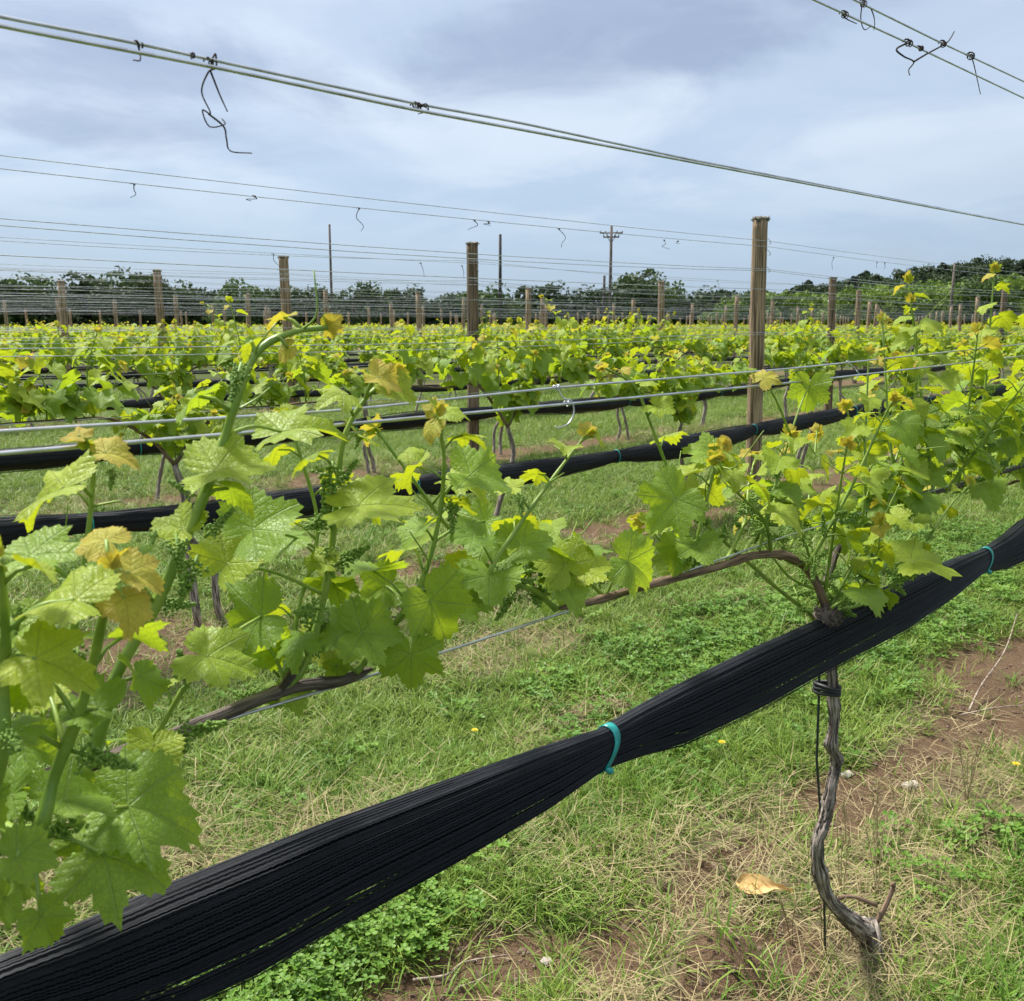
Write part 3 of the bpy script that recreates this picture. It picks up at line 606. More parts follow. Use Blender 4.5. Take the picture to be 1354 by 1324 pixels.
LEAVES=[
 ('L',(0.215, 0.59, 1.059),(-0.6, 0.797, 0.061),(-0.296, -0.292, 0.91),0.033,0),
 ('L',(0.241, 0.62, 0.97),(0.752, -0.615, -0.237),(-0.214, -0.568, 0.794),0.059,0),
 ('L',(0.215, 0.6, 0.953),(0.714, -0.61, -0.342),(-0.14, -0.604, 0.784),0.054,0),
 ('L',(0.167, 0.58, 0.94),(0.266, -0.328, -0.906),(-0.139, -0.943, 0.301),0.024,0),
 ('L',(0.157, 0.58, 0.984),(0.77, -0.619, -0.156),(-0.175, -0.439, 0.881),0.029,0),
 ('L',(0.402, 0.71, 1.052),(-0.615, 0.737, -0.282),(-0.768, -0.476, 0.429),0.052,0),
 ('L',(0.558, 0.7, 0.981),(-0.017, -0.041, -0.999),(-0.619, -0.784, 0.042),0.046,0),
 ('L',(0.583, 0.7, 1.03),(0.3, -0.325, -0.897),(-0.367, -0.907, 0.206),0.056,0),
 ('L',(0.514, 0.72, 1.008),(0.79, -0.604, -0.107),(-0.414, -0.654, 0.633),0.05,0),
 ('L',(0.659, 0.75, 1.007),(0.796, -0.601, -0.073),(-0.373, -0.582, 0.723),0.054,0),
 ('L',(0.504, 0.75, 0.97),(0.134, -0.186, -0.973),(-0.457, -0.883, 0.106),0.02,0),
 ('L',(0.494, 0.69, 1.14),(0.813, -0.578, 0.072),(-0.214, -0.182, 0.96),0.069,1),
 ('L',(0.658, 0.72, 1.146),(0.765, -0.606, -0.215),(-0.158, -0.501, 0.851),0.057,0),
 ('H',(0.82, 0.73, 1.018),(-0.137, 0.565, 0.813),(-0.584, -0.709, 0.395),0.051,1),
 ('H',(0.853, 0.73, 1.005),(0.801, -0.503, 0.325),(-0.561, -0.437, 0.703),0.043,1),
 ('H',(1.04, 0.73, 1.07),(-0.46, 0.477, -0.749),(-0.882, -0.342, 0.324),0.068,0),
 ('H',(0.952, 0.74, 0.998),(0.643, -0.57, -0.512),(-0.397, -0.82, 0.413),0.06,0),
 ('L',(0.347, 0.67, 1.19),(0.814, -0.552, 0.184),(-0.373, -0.253, 0.892),0.053,1),
 ('L',(0.19, 0.61, 1.16),(0.81, -0.557, 0.183),(-0.329, -0.173, 0.928),0.039,0),
 ('L',(0.193, 0.55, 1.144),(-0.58, 0.801, 0.148),(-0.132, -0.271, 0.953),0.044,1),
 ('L',(0.234, 0.57, 1.149),(0.722, -0.603, -0.339),(-0.004, -0.494, 0.87),0.034,2),
 ('L',(0.229, 0.59, 1.167),(-0.528, 0.793, 0.303),(-0.213, -0.469, 0.857),0.034,2),
 ('L',(0.28, 0.71, 1.206),(0.802, -0.598, -0.019),(-0.227, -0.334, 0.915),0.036,2),
 ('L',(0.262, 0.71, 1.22),(-0.543, 0.796, 0.268),(-0.141, -0.401, 0.905),0.022,2),
 ('L',(0.234, 0.67, 1.19),(-0.624, 0.736, -0.264),(-0.458, -0.07, 0.886),0.046,1),
 ('L',(0.326, 0.69, 1.144),(-0.5, 0.787, 0.36),(-0.263, -0.535, 0.803),0.032,1),
 ('L',(0.331, 0.67, 1.044),(0.747, -0.608, -0.268),(-0.081, -0.484, 0.871),0.048,1),
 ('L',(0.43, 0.71, 1.21),(0.796, -0.489, 0.355),(-0.445, -0.076, 0.892),0.057,1),
 ('L',(0.527, 0.7, 1.253),(0.702, -0.591, -0.397),(-0.085, -0.624, 0.777),0.04,2),
 ('H',(1.392, 0.73, 1.206),(-0.118, 0.065, -0.991),(-0.888, -0.453, 0.076),0.049,0),
 ('H',(1.647, 0.65, 0.89),(0.803, -0.575, 0.157),(-0.314, -0.184, 0.932),0.093,1),
 ('L',(0.188, 0.61, 1.083),(-0.583, 0.799, 0.148),(-0.289, -0.374, 0.882),0.035,1),
 ('L',(0.204, 0.65, 1.062),(0.791, -0.493, 0.362),(-0.56, -0.347, 0.752),0.033,1),
 ('L',(0.187, 0.65, 1.024),(0.72, -0.61, -0.331),(-0.249, -0.672, 0.698),0.029,0),
 ('L',(0.169, 0.62, 1.006),(-0.61, 0.665, -0.432),(-0.716, -0.227, 0.66),0.03,0),
 ('L',(0.229, 0.69, 0.976),(0.657, -0.586, -0.475),(-0.177, -0.732, 0.658),0.028,0),
 ('L',(0.476, 0.72, 1.084),(-0.545, 0.807, 0.226),(-0.235, -0.405, 0.883),0.026,1),
 ('L',(0.421, 0.75, 1.12),(0.714, -0.34, 0.612),(-0.698, -0.414, 0.584),0.054,0),
 ('L',(0.41, 0.78, 1.085),(0.631, -0.224, 0.743),(-0.736, -0.475, 0.482),0.05,1),
 ('L',(0.582, 0.77, 1.032),(-0.583, 0.667, -0.464),(-0.803, -0.386, 0.455),0.045,0),
 ('L',(0.634, 0.73, 1.213),(0.814, -0.567, 0.125),(-0.296, -0.22, 0.929),0.028,1),
 ('H',(1.253, 0.73, 1.223),(0.738, -0.398, 0.545),(-0.664, -0.282, 0.693),0.042,2),
 ('H',(1.152, 0.75, 1.119),(-0.5, 0.8, 0.331),(-0.415, -0.557, 0.719),0.047,0),
 ('L',(0.459, 0.75, 1.001),(-0.538, 0.804, 0.254),(-0.394, -0.505, 0.768),0.023,0),
 ('L',(0.438, 0.77, 1.005),(0.389, -0.401, -0.829),(-0.155, -0.916, 0.371),0.036,0),
 ('L',(0.415, 0.67, 1.282),(-0.578, 0.649, -0.495),(-0.78, -0.259, 0.57),0.022,2),
 ('L',(0.752, 0.8, 1.071),(-0.534, 0.585, -0.61),(-0.84, -0.287, 0.46),0.046,0),
 ('H',(0.806, 0.79, 1.036),(-0.557, 0.625, -0.548),(-0.811, -0.264, 0.523),0.045,1),
 ('L',(0.22, 0.65, 0.942),(0.451, -0.464, -0.763),(0.007, -0.853, 0.523),0.031,0),
 ('L',(0.153, 0.6, 0.949),(-0.487, 0.454, -0.747),(-0.843, -0.469, 0.264),0.025,0),
 ('L',(0.174, 0.65, 0.93),(0.673, -0.6, -0.432),(-0.075, -0.637, 0.767),0.022,0),
]
CLUSTERS=[
 ('L',(0.211, 0.6, 1.104),(0.203, 0.59, 1.079)),
 ('L',(0.178, 0.6, 1.134),(0.172, 0.59, 1.121)),
 ('L',(0.199, 0.61, 1.121),(0.189, 0.6, 1.112)),
 ('L',(0.289, 0.72, 1.193),(0.282, 0.71, 1.18)),
 ('L',(0.312, 0.67, 1.146),(0.309, 0.66, 1.116)),
 ('L',(0.334, 0.67, 1.139),(0.352, 0.66, 1.158)),
 ('L',(0.338, 0.69, 1.121),(0.318, 0.68, 1.093)),
 ('L',(0.31, 0.7, 0.973),(0.348, 0.69, 0.976)),
 ('L',(0.325, 0.7, 0.962),(0.31, 0.69, 0.96)),
 ('L',(0.325, 0.7, 1.014),(0.318, 0.69, 1.044)),
 ('L',(0.495, 0.73, 1.176),(0.478, 0.72, 1.13)),
 ('L',(0.501, 0.73, 1.154),(0.513, 0.72, 1.175)),
 ('L',(0.368, 0.66, 1.272),(0.353, 0.65, 1.247)),
 ('L',(0.643, 0.73, 1.125),(0.631, 0.72, 1.093)),
 ('L',(0.483, 0.73, 1.099),(0.484, 0.72, 1.072)),
 ('L',(0.627, 0.75, 1.039),(0.608, 0.74, 1.012)),
 ('H',(0.742, 0.73, 1.117),(0.734, 0.72, 1.094)),
 ('L',(0.207, 0.61, 0.974),(0.174, 0.6, 0.984)),
 ('L',(0.205, 0.63, 0.945),(0.226, 0.62, 0.911)),
 ('L',(0.544, 0.75, 1.199),(0.528, 0.74, 1.186)),
 ('H',(1.102, 0.73, 0.997),(1.051, 0.72, 0.986)),
 ('H',(1.282, 0.75, 1.042),(1.245, 0.74, 1.03)),
 ('H',(0.799, 0.77, 1.017),(0.885, 0.76, 1.0)),
 ('H',(1.596, 0.66, 0.866),(1.652, 0.65, 0.864)),
 ('H',(1.597, 0.66, 0.859),(1.625, 0.65, 0.835)),
 ('H',(1.518, 0.7, 0.986),(1.457, 0.69, 0.983)),
 ('H',(1.708, 0.65, 0.917),(1.712, 0.64, 0.939)),
 ('L',(0.305, 0.69, 1.147),(0.297, 0.68, 1.138)),
]
CANE_L= [(0.136, 0.75, 0.95), (0.207, 0.75, 0.949), (0.277, 0.75, 0.949), (0.349, 0.75, 0.952), (0.409, 0.75, 0.959), (0.44, 0.75, 0.961), (0.465, 0.75, 0.96), (0.508, 0.75, 0.953), (0.547, 0.75, 0.955)]
CANE_H= [(1.558, 0.75, 0.776), (1.537, 0.75, 0.812), (1.476, 0.75, 0.878), (1.392, 0.75, 0.925), (1.291, 0.75, 0.945), (1.164, 0.75, 0.947), (0.999, 0.75, 0.952), (0.904, 0.75, 0.953), (0.825, 0.75, 0.958)]
TRUNK_H= [(1.556, 0.75, 0.79), (1.569, 0.75, 0.719), (1.583, 0.75, 0.65), (1.599, 0.75, 0.578), (1.593, 0.75, 0.527), (1.62, 0.75, 0.488), (1.605, 0.75, 0.439), (1.591, 0.75, 0.382), (1.561, 0.75, 0.34), (1.577, 0.75, 0.278), (1.627, 0.75, 0.194), (1.736, 0.75, 0.093), (1.836, 0.75, 0.011)]
NET1=[(0.177, 0.794, 0.042),(0.232, 0.784, 0.051),(0.3, 0.777, 0.06),(0.384, 0.773, 0.061),(0.474, 0.773, 0.057),(0.63, 0.768, 0.05),(0.774, 0.765, 0.042),(0.88, 0.766, 0.027),(0.966, 0.765, 0.038),(1.052, 0.761, 0.047),(1.252, 0.759, 0.053),(1.472, 0.76, 0.051),(1.812, 0.763, 0.055),(2.044, 0.768, 0.045),(2.225, 0.774, 0.027),(2.37, 0.77, 0.045),(2.494, 0.777, 0.056),]
UP_A = [(0.247, 0.75, 1.51), (0.345, 0.75, 1.512), (0.406, 0.75, 1.511), (0.613, 0.75, 1.51), (0.749, 0.75, 1.513), (1.056, 0.75, 1.512), (2.386, 0.75, 1.524)]
UP_B = [(0.247, 0.75, 1.503), (0.345, 0.75, 1.504), (0.405, 0.75, 1.505), (0.608, 0.75, 1.503), (0.749, 0.75, 1.505), (1.056, 0.75, 1.508), (2.387, 0.75, 1.522)]
MID_A = [(0.221, 0.75, 1.224), (0.519, 0.75, 1.22), (0.822, 0.75, 1.228), (1.378, 0.75, 1.233), (2.466, 0.75, 1.256)]
MID_B = [(0.22, 0.75, 1.209), (0.518, 0.75, 1.208), (0.822, 0.75, 1.209), (1.38, 0.75, 1.212), (2.474, 0.75, 1.229)]
TOP_A = [(1.375, 0.75, 1.771), (1.708, 0.75, 1.776), (2.309, 0.75, 1.781)]
TOP_B = [(1.505, 0.75, 1.799), (1.834, 0.75, 1.803), (2.3, 0.75, 1.813)]
CORDON = [(0.378, 0.75, 0.95), (0.508, 0.75, 0.948), (0.658, 0.75, 0.949), (0.999, 0.75, 0.952), (1.373, 0.75, 0.961)]
T1 = [(0.344, 0.75, 1.513), (0.347, 0.75, 1.508), (0.344, 0.75, 1.499), (0.34, 0.75, 1.499)]
T2A = [(0.406, 0.75, 1.512), (0.411, 0.75, 1.517), (0.407, 0.75, 1.505), (0.402, 0.75, 1.501), (0.397, 0.75, 1.486), (0.4, 0.75, 1.469), (0.395, 0.75, 1.471), (0.402, 0.75, 1.46), (0.412, 0.75, 1.462), (0.412, 0.75, 1.467)]
T2B = [(0.4, 0.75, 1.469), (0.413, 0.75, 1.461), (0.413, 0.75, 1.451), (0.42, 0.75, 1.443), (0.438, 0.75, 1.443)]
T2C = [(0.404, 0.75, 1.502), (0.409, 0.75, 1.485), (0.417, 0.75, 1.473)]
T3 = [(0.613, 0.75, 1.51), (0.62, 0.75, 1.506), (0.627, 0.75, 1.511), (0.633, 0.75, 1.506), (0.623, 0.75, 1.502)]
A1 = [(1.469, 0.75, 1.77), (1.489, 0.75, 1.769), (1.51, 0.75, 1.765)]
A2 = [(1.531, 0.75, 1.8), (1.537, 0.75, 1.779), (1.537, 0.75, 1.762), (1.568, 0.75, 1.774)]
B1 = [(1.708, 0.75, 1.776), (1.674, 0.75, 1.76), (1.688, 0.75, 1.75), (1.738, 0.75, 1.751), (1.728, 0.75, 1.737), (1.717, 0.75, 1.725)]
B2 = [(1.738, 0.75, 1.751), (1.789, 0.75, 1.773), (1.852, 0.75, 1.8), (1.894, 0.75, 1.818), (1.905, 0.75, 1.834)]
C1 = [(1.99, 0.75, 1.81), (2.021, 0.75, 1.798), (2.049, 0.75, 1.747)]

# ------------------------------------------------------------------ the two vines of the nearest row
def hero_vine(key, loc, label, cane_list, trunk_fn, extra):
    o = tag(empty('grapevine', loc), label, 'grapevine'); O = np.array(loc); g = random.Random(31 if key == 'L' else 77)
    leaves, clusters, paths, shs, lo_, co_, cpts = [], [], [], [], [], [], []
    trunk_fn(o, O)
    for pts, r0, r1, mt in cane_list:
        p = spline(np.array(pts) - O, 60); cpts.append(p); rr = np.linspace(r0, r1, 60)
        for q in range(6, 60, 9): rr[q] *= 1.22
        rr[-4:] *= [.92, .8, .62, .3]
        MB().tube(p, rr, 10, rough=.07, seed=3).build('cane', M[mt], o)
    for k_, pts, r0, nl, ls in SHOOTS + extra:
        if k_ != key: continue
        Q = np.array(pts) - O; ca = np.concatenate(cpts); nb = ca[np.argmin(np.linalg.norm(ca - (Q[0] - np.array([0, 0, .03])), axis=1))]
        if .02 < np.linalg.norm(nb - Q[0]) < .25: Q = np.vstack([nb, Q])     # every shoot springs from a cane
        path = spline(Q, 40); paths.append(path); mb = MB()
        shoot_parts(g, path, r0, max(4, int(nl * 1.15)), ls * (.60 if key == 'L' else .64), leaves, clusters, mb, .14, clu=.75, hang=.75); so = mb.build('shoot', M['shoot'], o); shs.append(so); lo_.extend([so] * (len(leaves) - len(lo_))); co_.extend([so] * (len(clusters) - len(co_)))
    allp = np.concatenate(paths); nproc = len(leaves); arch = spline(np.array([(1.475, .712, .80)] + CANE_H[1:6]) - O, 50)
    for k_, pos, tip, nrm, size, st in LEAVES:
        if k_ != key: continue
        P = np.array(pos) - O; leaves.append((frame(P, tip, nrm, size * (.64 if st == 2 else .86)), st, g.randrange(NV)))
        bi = int(np.argmin(np.linalg.norm(allp - (P - np.array([0, 0, .02])), axis=1))); b = allp[bi]; so = shs[bi // 40]; lo_.append(so)
        if np.linalg.norm(b - P) < .16:
            link('leaf_stalk', MB().tube(spline([b, b + (P - b) * .5 + [0, 0, .006], P], 9), np.linspace(.0019, .0013, 9), 6).mesh('leaf_stalk', M['shoot']), so)
    order = sorted(range(len(leaves)), key=lambda q: -np.linalg.norm(leaves[q][0][:3, 0])); rest = MB()
    for n_, q in enumerate(order):
        Mx, st, v = leaves[q]
        if key == 'H' and q < nproc and np.min(np.linalg.norm(arch - (Mx[:3, 3] + .5 * Mx[:3, 1]), axis=1)) < .075: continue    # the arched cane stays bare
        if n_ < 330: link('leaf', LEAF_HI[st][v], lo_[q], Matrix(Mx.tolist()))
        else: V, F, uv = HI[v]; rest.add(V @ Mx[:3, :3].T + Mx[:3, 3], F, uv, st)
    if rest.n: tag(rest.build('small_leaves', M['leaf'], o), kind='stuff')
    print('leaves', key, len(leaves))
    for k_, a, b in CLUSTERS:
        if k_ != key: continue
        A, B = np.array(a) - O, np.array(b) - O; L = np.linalg.norm(B - A); clusters.append((frame(A, B - A, (0, -1, .3), L * 1.1), g.randrange(4))); co_.append(shs[int(np.argmin(np.linalg.norm(allp - A, axis=1))) // 40])
    for (Mx, v), so in zip(clusters, co_): link('flower_cluster', CL_HI[v], so, Matrix(Mx.tolist()))
    return o
def trunk_left(o, O):
    p = spline(np.array([(.12, .75, -.03), (.10, .75, .2), (.04, .76, .45), (-.02, .75, .7), (-.06, .75, .82)]) - O, 60)
    MB().tube(p, np.linspace(.02, .014, 60), 14, rough=.14, seed=4).build('trunk', M['bark'], o)
hero_vine('L', (.12, .75, 0), 'grapevine with large broad leaves and thick green shoots, its stem hidden by the net',
          [([(-.06, .75, .82), (-.02, .75, .90), (.06, .75, .945), (.136, .75, .95)] + [tuple(p) for p in CANE_L[1:]], .0068, .0058, 'oldcane'), ([(-.06, .75, .82), (-.12, .75, .9), (-.3, .75, .95), (-.7, .75, .95)], .009, .005, 'oldcane'),
           ([(.44, .75, .961), (.452, .745, .978), (.457, .742, .995)], .0048, .0036, 'oldcane')], trunk_left,
          [('L', [(s_, .75, .95), (s_ + .02, .75 + of * .5, .95 + h * .5), (s_ - .02, .75 + of, .95 + h)], .0042, 8, 1.1) for s_, h, of in ((-.62, .3, .05), (-.52, .22, -.06), (-.42, .36, .02), (-.33, .25, .08), (-.24, .3, -.05), (-.15, .2, .06), (-.06, .34, .1))])
def trunk_right(o, O):
    pts = [(1.838, .75, -.03)] + [tuple(p) for p in TRUNK_H[::-1]]
    n = 150; p = spline(np.array(pts) - O, n); t = np.linspace(0, 1, n); g = np.random.default_rng(9)
    rr = np.interp(t, [0, .06, .14, .2, .35, .6, .9, 1], [.012, .017, .018, .0130, .0098, .0093, .0088, .013])
    for c_, w, h in ((.10, .02, .3), (.30, .015, .35), (.42, .012, .3), (.50, .012, .28), (.62, .014, .4), (.70, .014, .35), (.80, .012, .3), (.97, .03, .5)): rr *= 1 + h * np.exp(-((t - c_) / w) ** 2)
    m = 22; mb = MB(); mb.tube(p, rr, m)
    V = mb.v[0].reshape(n, m, 3); ph = np.arange(m)[None, :] * 2 * math.pi / m
    for fq, am, tw in ((5, .10, 9), (9, .07, -14), (3, .07, 4)):
        amp = 1 + am * np.sin(ph * fq + tw * t[:, None] + 2 * np.sin(t[:, None] * 17 + fq))
        V = p[:, None] + (V - p[:, None]) * amp[..., None]
    V = p[:, None] + (V - p[:, None]) * (1 + .06 * g.standard_normal((n, m, 1)))
    mb.v[0] = V.reshape(-1, 3); tr = mb.build('trunk', M['bark'], o)
    # peeling bark strips
    sb = MB()
    for q in range(150):
        i = g.integers(4, n - 14); a = g.uniform(0, 6.28); L = g.integers(5, 12); d = unit(V[i, int(a / 6.29 * m)] - p[i])
        q_ = [p[i + j] + d * rr[i + j] * (1.03 + .03 * (j / L) + (.22 * g.random() if j == L - 1 else 0)) for j in range(0, L, 2)]
        if len(q_) > 2: sb.tube(q_, np.linspace(.0022, .0006, len(q_)) * g.uniform(.5, 1), 3)
    tag(sb.build('loose_bark', M['bark'], tr), kind='stuff')
    MB().tube(spline(np.array([(1.845, .75, .02), (1.87, .74, .055), (1.905, .735, .10), (1.895, .735, .11)]) - O, 12), np.linspace(.0065, .004, 12), 8, rough=.12).build('spur', M['cane'], o)
    MB().tube(spline(np.array([(1.86, .75, .07), (1.80, .79, .10), (1.72, .83, .085)]) - O, 12), np.linspace(.005, .003, 12), 6, rough=.1).build('spur', M['cane'], o)
    MB().tube(spline(np.array([(1.838, .75, .035), (1.822, .738, .036), (1.803, .722, .026), (1.788, .708, -.02)]) - O, 10), np.linspace(.016, .012, 10), 9, rough=.12).build('root', M['bark'], o)
    hb = MB(); hp = np.array([1.475, .712, .812]) - O; iv, jf = ico()
    for q in range(60):
        d = unit(g.standard_normal(3)); hb.tube([hp + d * .008, hp + d * g.uniform(.012, .019) + g.standard_normal(3) * .003, hp + d * g.uniform(.016, .024)], [.007, .0055, .002], 5)
    hb.add(iv * .02 + hp, jf); hb.build('knobbly_head', M['oldcane'], o)
gR = random.Random(5); EXTRA = []
for q, (s_, h, n_, dx) in enumerate([(1.66, .30, 8, .02), (1.72, .20, 7, -.05), (1.80, .36, 9, .03), (1.86, .22, 7, .04), (1.93, .28, 8, -.04), (1.99, .44, 10, .03), (2.05, .25, 8, .0), (2.12, .34, 9, -.03), (2.18, .22, 7, .05), (2.25, .47, 10, .05), (2.32, .30, 8, .02), (2.38, .24, 8, -.05), (2.45, .42, 10, .04), (2.52, .28, 8, 0), (2.60, .36, 9, .05), (2.68, .25, 8, .03), (2.76, .40, 9, 0)]):
    off = gR.uniform(-.15, .12)
    EXTRA.append(('H', [(s_, .75, .95), (s_ + dx * .4, .75 + off * .5, .95 + h * .5), (s_ + dx, .75 + off, .95 + h)], .0040, n_ + 2, 1.1))
hero_vine('H', (1.838, .75, 0), 'grapevine with the bare twisted trunk and arched cane rising from the black net',
          [([(1.500, .725, .795), (1.488, .728, .826), (1.457, .74, .884)] + CANE_H[3:], .0088, .0046, 'cane'), ([(1.575, .79, .74), (1.62, .80, .80), (1.70, .80, .90), (1.84, .77, .955), (2.1, .75, .955), (2.5, .75, .955), (2.85, .75, .958)], .0075, .0045, 'oldcane')], trunk_right, EXTRA)

# ------------------------------------------------------------------ stake beside the bare trunk
st = tag(empty('stake', (1.711, .785, 0)), 'thin dark green stake strapped to the bare twisted trunk', 'stake'); O = np.array([1.711, .785, 0])
MB().tube(np.array([(1.715, .785, -.05), (1.66, .785, .28), (1.611, .785, .477), (1.580, .774, .632), (1.565, .772, .74)]) - O, .0025, 8).build('rod', M['stake'], st)
band = MB()
for q in range(3):
    t = np.linspace(0, 6.3, 22); band.tube(np.stack([1.584 + .0150 * np.cos(t), .761 + .0240 * np.sin(t), .632 + q * .0065 + .002 * np.sin(t * 2 + q)], 1) - O, .0036, 6)
band.build('strap', M['rubber'], st)

# ------------------------------------------------------------------ rolled bird netting along each row
def hero_net():
    T = [(-1.8, .76, .06), (-1.1, .765, .027), (-.7, .765, .058), (-.45, .775, .062), (-.28, .79, .028), (-.05, .795, .036)] + NET1 + [(2.9, .775, .064), (3.3, .78, .06), (3.66, .785, .028), (4.1, .78, .06), (4.7, .78, .06), (5.05, .785, .028), (5.6, .78, .06), (6.4, .78, .055), (7.4, .78, .03)]
    ks = np.array([t[0] for t in T]); kz = np.array([t[1] for t in T]); ka = np.array([t[2] for t in T])
    yc = .75 - .03; o = tag(empty('netting_bundle', (1.2, yc, .76)), 'rolled black bird netting tied with teal ties along the nearest row', 'netting'); O = np.array([1.2, yc, .76])
    ka = np.where(ka > .03, ka * .92, ka)
    def env(s_): return np.interp(s_, ks, kz), np.interp(s_, ks, ka)
    g = np.random.default_rng(2)
    s_ = np.arange(-1.6, 7.2, .03); z, a = env(s_); n = 20; V = []
    for j in range(n):
        ph = j * 2 * math.pi / n; w = 1 + .05 * np.sin(s_ * 5 + j * 1.7)
        V.append(np.stack([s_, yc + .60 * a * .80 * np.cos(ph) * w, z + a * .14 + a * .66 * np.sin(ph) * w], 1))
    V = np.stack(V, 1).reshape(-1, 3) - O; k_ = len(s_)
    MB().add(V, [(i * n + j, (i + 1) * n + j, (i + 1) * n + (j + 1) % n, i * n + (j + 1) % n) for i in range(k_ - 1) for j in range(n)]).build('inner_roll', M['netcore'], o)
    mb = MB(); sA = np.concatenate([np.arange(-.35, 1.0, .0042), np.arange(1.0, 2.75, .0075)]); sB = np.concatenate([np.arange(-1.6, -.35, .05), sA, np.arange(2.75, 7.2, .05)])
    z, a = env(sB); alt = ((np.arange(len(sB)) % 2) * 2 - 1) * .00022
    nS = 184; prev = None
    for q in range(nS):
        shell = q < 124
        ph = (q / 124 * 2 * math.pi + g.normal(0, .012)) if shell else g.uniform(0, 6.28)
        rho = g.uniform(.965, 1.0) if shell else g.uniform(.80, .98)
        low = 0
        if q > 156: ph = -math.pi / 2 + g.uniform(-.8, .8); low = g.uniform(.0, .24)
        elif q > 144: ph = math.pi / 2 + g.uniform(-.6, .6); low = -g.uniform(.02, .12)
        dr = .5 * np.sin(sB * 1.1 + 1) + .25 * np.sin(sB * 2.7 + 2) + (.02 if shell else .16) * np.sin(sB * g.uniform(2, 5) + g.uniform(0, 6))
        tight = np.clip((a - .027) / .035, 0, 1)
        pp = ph + dr * .5; r_ = rho + (.006 if shell else .02) * np.sin(sB * 7 + q)
        yy = yc + .62 * a * r_ * np.cos(pp) - alt * np.sin(pp); zz_ = z + a * r_ * np.sin(pp) - low * a * tight + alt * np.cos(pp)
        P3 = np.stack([sB, yy, zz_], 1) - O
        mb.tube(P3, (.00088 if shell else .00075) * g.uniform(.85, 1.2), 3, cap=False)
        if shell:
            if prev is not None:
                odd = (np.arange(len(sB)) % 2 == 0)[:, None]; zig = np.where(odd, P3, prev); mb.tube(zig[28:-85], .00028, 3, cap=False)
            prev = P3
    tag(mb.build('strands', M['net'], o), kind='stuff')
    for sx in (-1.1, -.28, .885, 2.232, 3.66, 5.05):
        zt, at = env(np.array([sx])); zt, at = zt[0], at[0]; t = np.linspace(0, 2 * math.pi, 37); tb = MB(); V = []
        for dx, rr in ((-.0062, 1.04), (-.0058, 1.09), (.0058, 1.10), (.0062, 1.05)):
            V.append(np.stack([sx + dx * (1 + .25 * np.sin(t + 1)) + .012 * np.sin(t) + .0025 * np.sin(3 * t), yc + .64 * at * rr * np.cos(t), zt + at * rr * np.sin(t)], 1))
        V = np.stack(V, 1).reshape(-1, 3) - O
        tb.add(V, [(i * 4 + j, (i + 1) * 4 + j, (i + 1) * 4 + (j + 1) % 4, i * 4 + (j + 1) % 4) for i in range(36) for j in range(4)])
        kp = np.array([sx - .009, yc - .45 * at, zt - at * .80]) - O
        tb.tube([kp + [-.006, -.004, .004], kp + [.001, -.006, 0], kp + [.006, -.005, -.003]], [.003, .0055, .002], 6)
        tb.build('tie', M['tie'], o)
hero_net()
def far_net(i):
    a0, b0 = row_span(i); a0 -= .5; yc = ROWS[i] - .09; s_ = np.arange(a0, b0, .12 if i < 4 else .3); n = 12 if i < 4 else 8
    g = np.random.default_rng(40 + i); per = {1: 1.62, 2: 1.9}.get(i, 2.2); ph0 = {1: 4.62, 2: 2.9}.get(i, 1.0)
    u = ((s_ - ph0) / per) % 1.0; bulge = np.sin(u * math.pi) ** .5
    zc = {1: .515, 2: .45}.get(i, .50) + .02 * np.sin(s_ * .9 + i) - .02 * bulge
    if i == 1: zc = zc + .10 * np.clip((s_ - 5.5) / 6, 0, 1.6) + .06 * np.clip((1.8 - s_) / 1.2, 0, 1)
    if i == 2: zc = zc + .12 * np.clip((s_ - 9) / 6, 0, 1)
    r_ = {1: .030, 2: .034}.get(i, .028) + (.036 if i < 3 else .022) * bulge + .008 * np.sin(s_ * 2.3 + i)
    o = tag(empty('netting_bundle', (s_[0], yc, zc[0])), 'rolled black bird netting slung low along the %s trellis row' % ORD[i], 'netting'); O = np.array([s_[0], yc, zc[0]])
    V = []
    for j in range(n):
        ph = j * 2 * math.pi / n; w = 1 + .10 * np.sin(s_ * 3.1 + j * 2.1) + .05 * g.standard_normal(len(s_)) + .08 * g.standard_normal()
        V.append(np.stack([s_, yc + .75 * r_ * np.cos(ph) * w, zc + r_ * np.sin(ph) * w], 1))
    V = np.stack(V, 1).reshape(-1, 3) - O
    MB().add(V, [(q * n + j, (q + 1) * n + j, (q + 1) * n + (j + 1) % n, q * n + (j + 1) % n) for q in range(len(s_) - 1) for j in range(n)]).build('rolled_net', M['netfar'], o)
    if i > 2: return
    mb = MB()
    for q in range(46):
        ph = g.uniform(0, 6.28); rho = g.uniform(1.0, 1.14); w = rho + .05 * np.sin(s_ * g.uniform(1, 4) + q)
        mb.tube(np.stack([s_, yc + .75 * r_ * np.cos(ph) * w, zc + r_ * np.sin(ph) * w], 1) - O, .0012, 3, cap=False)
    tag(mb.build('strands', M['net'], o), kind='stuff')
    for sx in ph0 + per * np.arange(-4, 14):
        if not a0 + .2 < sx < b0 - .2: continue
        zt = np.interp(sx, s_, zc); rt = np.interp(sx, s_, r_) * 1.14; t = np.linspace(0, 6.2832, 15)
        MB().tube(np.stack([sx + 0 * t, yc + .78 * rt * np.cos(t), zt + rt * np.sin(t)], 1) - O, .004, 4, cap=False).build('tie', M['tie'], o)
for i in range(1, 8): far_net(i)

